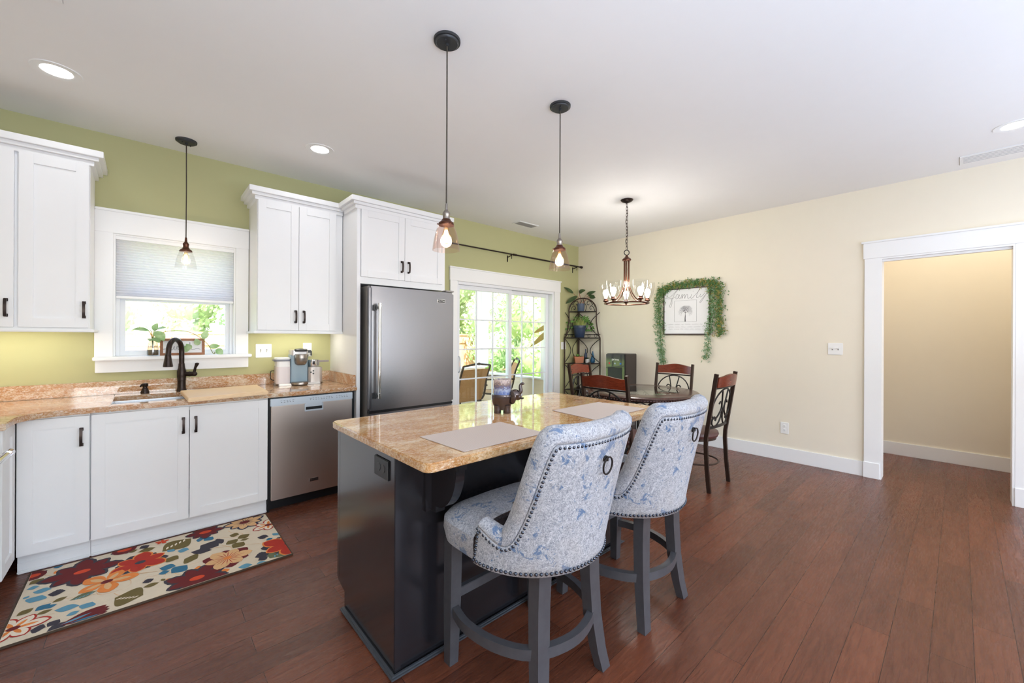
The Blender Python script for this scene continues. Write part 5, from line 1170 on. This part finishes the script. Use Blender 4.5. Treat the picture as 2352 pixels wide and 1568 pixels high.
def branch(x, y, a, L_, r_, dep):
    x2, y2 = x + L_ * math.cos(a), y + L_ * math.sin(a) * PW / PH; b.tube([pp(x, y), pp(x2, y2)], [r_, r_ * .7], 4)
    if dep:
        for da in ((-.42, .42) if dep < 5 else (-1.05, -.45, .05, .5, 1.05)): branch(x2, y2, a + da + random.uniform(-.16, .16), L_ * random.uniform(.70, .86), r_ * .62, dep - 1)
b.tube([pp(.485, .272), pp(.483, .34), pp(.488, .41)], [.0070, .0048, .0042], 6); branch(.488, .405, PI / 2, .062, .0034, 6)
b.build('tree_print', M['ink'], pf)
b = MB(); random.seed(17)
for c_, a_, e_ in ((.205, .07, .93), (.150, .09, .94), (.100, .10, .93)):
    x = a_
    while x < e_:
        n_ = random.randint(3, 7); st = []
        for k in range(n_ * 2): st.append((x + k * .011, c_ + (.012 if k % 2 else -.008) * random.uniform(.5, 1.4)))
        pen(b, [st], .0007); x += n_ * .022 + .02
b.build('verse_lettering', M['inkpale'], pf)
# ------------------------------------------------------------------ greenery garland
ga = thing('greenery_garland', 'trailing faux greenery garland draped over the framed print', 'garland', (W - .02, 2.3, 2.0))
random.seed(77)
fb = MB(); sb = MB()
def strand(pts, wid, dens, mats, x_off=.03):
    P = spline([(W - x_off, y, z) for y, z in pts], 14); sb.tube(P[::2], .0035, 5)
    Ltot = sum((a - c).length for a, c in zip(P, P[1:]))
    n_ = int(Ltot * dens)
    for i in range(n_):
        f_ = random.random(); ip = f_ * (len(P) - 1); k = min(int(ip), len(P) - 2); c = P[k].lerp(P[k + 1], ip - k)
        ww = wid(f_) if callable(wid) else wid
        c = c + Vector((min(.012, random.gauss(-.010, .016)), random.gauss(0, ww * .42), random.gauss(0, ww * .42)))
        c.x = min(c.x, W - .006); d = Vector((random.uniform(-.7, .1), random.uniform(-1, 1), random.uniform(-1.1, .5)))
        mi = random.choices((0, 1, 2), mats(f_))[0]
        for j in range(3): leaf_shape(fb, c + d * (.006 * j), d + Vector((0, random.uniform(-.9, .9), random.uniform(-.9, .9))), (-1, 0, .2), random.uniform(.012, .024), .0065, .1, 2, mi)
strand([(2.625, .985), (2.65, 1.15), (2.665, 1.35), (2.68, 1.55), (2.69, 1.75), (2.66, 1.90), (2.60, 1.96)], lambda f: .045 + .03 * min(1, f * 3), 950, lambda f: (.35 + .5 * f, .65 - .6 * f, .03))
strand([(2.66, 1.90), (2.55, 1.975), (2.40, 1.985), (2.25, 1.995), (2.10, 1.990), (1.97, 1.975)], .055, 1200, lambda f: (.8, .05, .25))
strand([(1.97, 1.975), (1.93, 1.90), (1.925, 1.75), (1.92, 1.60), (1.915, 1.45), (1.905, 1.36)], lambda f: .095 - .05 * f, 1300, lambda f: (.75, .05, .25))
strand([(2.02, 1.92), (2.00, 1.75), (2.005, 1.55), (2.03, 1.40), (2.045, 1.22), (2.065, 1.065)], lambda f: .05, 560, lambda f: (.75 - .3 * f, .2 + .3 * f, .05), .05)
fb.build('foliage', [M['garland'], M['garland_pale'], M['garland_gold']], ga, smooth=0); sb.build('stem', M['stem'], ga)
# ------------------------------------------------------------------ outside: porch, yard, fence, trees
PZ = -.10
struct(MB().box(-14, 40, D + .16, 40, -.30, -.22).build('lawn', M['lawn'], smooth=0))
struct(MB().box(1.3, 5.75, D + .165, 7.35, -.21, PZ).build('porch_floor', M['deck'], smooth=0))
pk = struct(thing('porch', 'x', 'x', (4.0, 6.5, PZ))); del pk['label'], pk['category']
def knee(x0, x1, y0, y1, z1, name):
    b = MB(); n_ = 6
    for k in range(n_):
        za = PZ + (z1 - PZ) * k / n_; zb_ = PZ + (z1 - PZ) * (k + 1) / n_ - .006; b.box(x0, x1, y0, y1, za, zb_, .002)
    b.box(x0 + .004, x1 - .004, y0 + .004, y1 - .004, PZ, z1); b.build(name, M['siding'], pk, smooth=0)
    MB().box(x0 - .025, x1 + .025, y0 - .025, y1 + .025, z1, z1 + .03, .004).build('cap_rail', M['trim'], pk)
knee(5.60, 5.72, D + .17, 7.20, .50, 'side_knee_wall'); knee(1.4, 5.72, 7.20, 7.32, .62, 'front_knee_wall')
def post(x, y, w=.13):
    o = MB().box(x - w / 2, x + w / 2, y - w / 2, y + w / 2, .5305 if y < 6 else .6505, 2.6195, .006).build('porch_post', M['trim']); return o
for x, y, lb in ((5.66, 5.31, 'white square porch post near the house, seen through the right glass panel'), (5.76 - .1, 7.26, 'white corner post of the porch, seen beside the door stile'), (3.4, 7.26, 'white porch post hidden behind the refrigerator side')):
    tag(post(x, y, .12 if y < 6 else .22), lb, 'post', None)
struct(MB().box(1.2, 5.85, D + .165, 7.45, 2.62, 2.80, .004).build('porch_roof', M['trim'], smooth=0))
# patio chairs
def patio_chair(label, loc, rz):
    r = thing('patio_chair', label, 'chair', loc, rz, 'sling patio chairs on the porch'); L = True
    for s_ in (-1, 1):
        MB().tube(spline([(.27 * s_, -.42, .98), (.27 * s_, -.34, .78), (.27 * s_, -.25, .46), (.27 * s_, .05, .40), (.27 * s_, .26, .42)], 5), .016, 8).build('side_rail', M['patiometal'], r, L)
        MB().tube(spline([(.29 * s_, -.33, .66), (.31 * s_, -.10, .66), (.31 * s_, .20, .65), (.30 * s_, .30, .58), (.29 * s_, .30, .02)], 5), .014, 8).build('arm', M['patiometal'], r, L)
        MB().tube([(.28 * s_, -.20, .42), (.29 * s_, -.32, .02)], .014, 8).build('leg', M['patiometal'], r, L)
        MB().tube([(.285 * s_, -.31, .10), (.29 * s_, .30, .10)], .010, 8).build('lower_rail', M['patiometal'], r, L)
    b = MB(); b.tube(spline([(-.27, -.42, .98), (-.10, -.425, 1.0), (0, -.425, 1.01), (.10, -.425, 1.0), (.27, -.42, .98)], 5), .014, 8)
    for x in (-.03, .03): b.ball((x, -.425, 1.008), .022, (1.4, 1, 1))
    b.build('top_rail', M['patiometal'], r, L)
    pts = [(y, z) for y, z in [(v.x, v.y) for v in spline([(-.405, .93, 0), (-.34, .77, 0), (-.255, .48, 0), (-.20, .43, 0), (.05, .41, 0), (.25, .42, 0)], 5)]]
    b = MB(); b.loft([[Vector((-.255, y, z)), Vector((.255, y, z)), Vector((.255, y + .004, z - .004)), Vector((-.255, y + .004, z - .004))] for y, z in pts]); b.build('sling', M['sling'], r, L)
    return r
pc = patio_chair('tan sling patio chair with its back to the sliding door', (3.62, 5.22, PZ), .10)
dup(pc, (4.78, 5.75, PZ), 1.0, 'second tan sling patio chair farther out on the porch, behind the first')
# big blades of an outdoor plant by the right pane
q = on(0, 0)
lp = thing('outdoor_plant', 'two long brown-green leaf blades showing through the right glass panel', 'plant', (5.30, 4.80, PZ))
MB().lathe([(.12, 0.001), (.16, .28), (.17, .30), (.15, .30), (.14, .25), (0, .25)], (5.33, 4.80, PZ), 24).build('pot', M['terracotta'], lp)
b = MB(); MB().tube(spline([(5.33, 4.80, PZ + .25), (5.35, 4.80, .6), (5.34, 4.79, 1.25), (5.31, 4.79, 1.50)], 5), .014, 8).build('stalk', M['bark'], lp)
leaf_shape(b, (5.32, 4.79, 1.56), (-1, .06, -.40), (0, -1, .3), .50, .085, .04, 6); leaf_shape(b, (5.31, 4.79, 1.47), (-1, .05, -.62), (0, -1, .3), .62, .10, .04, 6)
b.build('leaves', leafmat('olive_brown_leaf', S(150, 134, 64), S(190, 150, 90), 6, .5), lp)
# cedar fence: runs along x at y=12.2
def fence_panel(x0, x1, y, lb):
    r = thing('fence_panel', lb, 'fence', ((x0 + x1) / 2, y, -.22), 0, 'cedar fence panels along the yard')
    b = MB(); n_ = int((x1 - x0) / .15)
    for k in range(n_): a = x0 + (x1 - x0) * k / n_; b.box(a + .003 + (.05 if k == 0 else 0), a + (x1 - x0) / n_ - (.055 if k == n_ - 1 else .003), y, y + .02, -.15, 1.34, .003)
    b.build('pickets', M['fence'], r)
    for z in (.1, 1.05): MB().box(x0 + .05, x1 - .055, y - .04, y, z, z + .09).build('rail', M['fence'], r)
    MB().box(x0 + .05, x1 - .055, y - .03, y + .05, 1.34, 1.40, .004).build('cap', M['fence'], r)
    MB().box(x0 - .05, x0 + .049, y - .05, y + .05, -.22, 1.46, .005).build('post', M['fence'], r)
for x0, lb in ((-3.6, 'cedar fence panel beyond the kitchen window, left half'), (.45, 'cedar fence panel beyond the kitchen window, right half'), (4.5, 'cedar fence panel behind the refrigerator line of sight'), (8.55, 'cedar fence panel seen through the left glass of the sliding door')):
    fence_panel(x0, x0 + 4.05, 13.2, lb)
# trees and hedges: leaf clouds on trunks
def tree(label, loc, blobs, n, size, mat, trunk=True, seed=1, name='tree', cat='tree'):
    random.seed(seed); r = thing(name, label, cat, loc); b = MB(); vs, fs = [], []
    for i in range(n):
        bx, by, bz, br = random.choices(blobs, [q_[3] ** 2 for q_ in blobs])[0]
        v = Vector((random.gauss(0, 1), random.gauss(0, 1), random.gauss(0, 1))).normalized(); rr_ = br * random.uniform(.72, 1.05) * (1 + .16 * math.sin(5 * v.x + 7 * v.z) * math.sin(6 * v.y + 2))
        c = Vector((bx, by, bz)) + v * rr_; s_ = size * random.uniform(.6, 1.3); d = (v + Vector((random.uniform(-1, 1), random.uniform(-1, 1), random.uniform(-1, .4))) * .9).normalized(); u_ = d.orthogonal().normalized(); w_ = d.cross(u_); k = len(vs)
        vs += [c - u_ * s_, c - w_ * s_ * .55, c + u_ * s_, c + w_ * s_ * .55]; fs.append((k, k + 1, k + 2, k + 3))
    b.faces(vs, fs); b.build('foliage', mat, r, True, smooth=0)
    core = MB()
    for bx, by, bz, br in blobs: core.ball((bx, by, bz), br * .78, u=12, v=8)
    core.build('inner_foliage', mat, r, True)
    if trunk: MB().tube([(0, 0, 0), (0, 0, blobs[0][2])], [.12, .07], 8).build('trunk', M['bark'], r, True)
    return r
tree('olive tree with a high crown behind the fence, at the left of the door glass', (10.2, 15.6, -.22), [(0, 0, 4.0, 1.7), (-1.2, .3, 3.2, 1.3), (1.2, 0, 3.0, 1.4)], 3400, .11, M['tree_olive'], seed=3)
tree('pale green bush in the middle of the sliding door view', (9.75, 11.7, -.22), [(0, 0, 1.1, 1.1), (-.2, .1, 2.2, 1.0), (.4, .2, 3.0, .9), (.8, 0, 1.2, 1.0)], 4200, .075, M['tree_light'], False, seed=2, name='bush', cat='bush')
tree('tall yellow-green hedge filling the right glass of the sliding door', (9.2, 8.75, -.22), [(0, 0, .9, 1.15), (.9, -.3, 1.0, 1.2), (-.1, .2, 2.1, 1.15), (.8, .0, 2.3, 1.2), (.3, 0, 3.4, 1.2), (1.6, -.5, 2.2, 1.2)], 8000, .075, M['tree'], False, seed=4, name='hedge', cat='hedge')
tree('pale tree seen at the left of the kitchen window above the fence', (-1.9, 15.6, -.22), [(0, 0, 2.9, 1.5), (-1.1, .2, 2.4, 1.2), (.8, .2, 2.1, 1.1)], 2600, .10, M['tree_light'], seed=5)
tree('thin olive tree in the middle of the kitchen window', (1.0, 15.2, -.22), [(0, 0, 2.4, .75), (.15, .2, 3.2, .8), (-.1, 0, 1.7, .6)], 2000, .08, M['tree'], seed=6)
tree('pale yellow tree at the right of the kitchen window', (3.6, 16.4, -.22), [(0, 0, 2.7, 1.4), (1.1, 0, 2.3, 1.2), (-.8, 0, 2.1, .9)], 2600, .10, M['tree_light'], seed=7)
tree('far row of olive trees closing the view behind the hedge', (20.0, 25.0, -.22), [(0, 0, 2.4, 2.8), (-5, 1, 2.6, 3.0), (4.6, -1, 2.6, 2.8), (-2.4, 1, 5.0, 2.6), (2.4, 0, 4.8, 2.6)], 4500, .18, M['tree_olive'], seed=8)
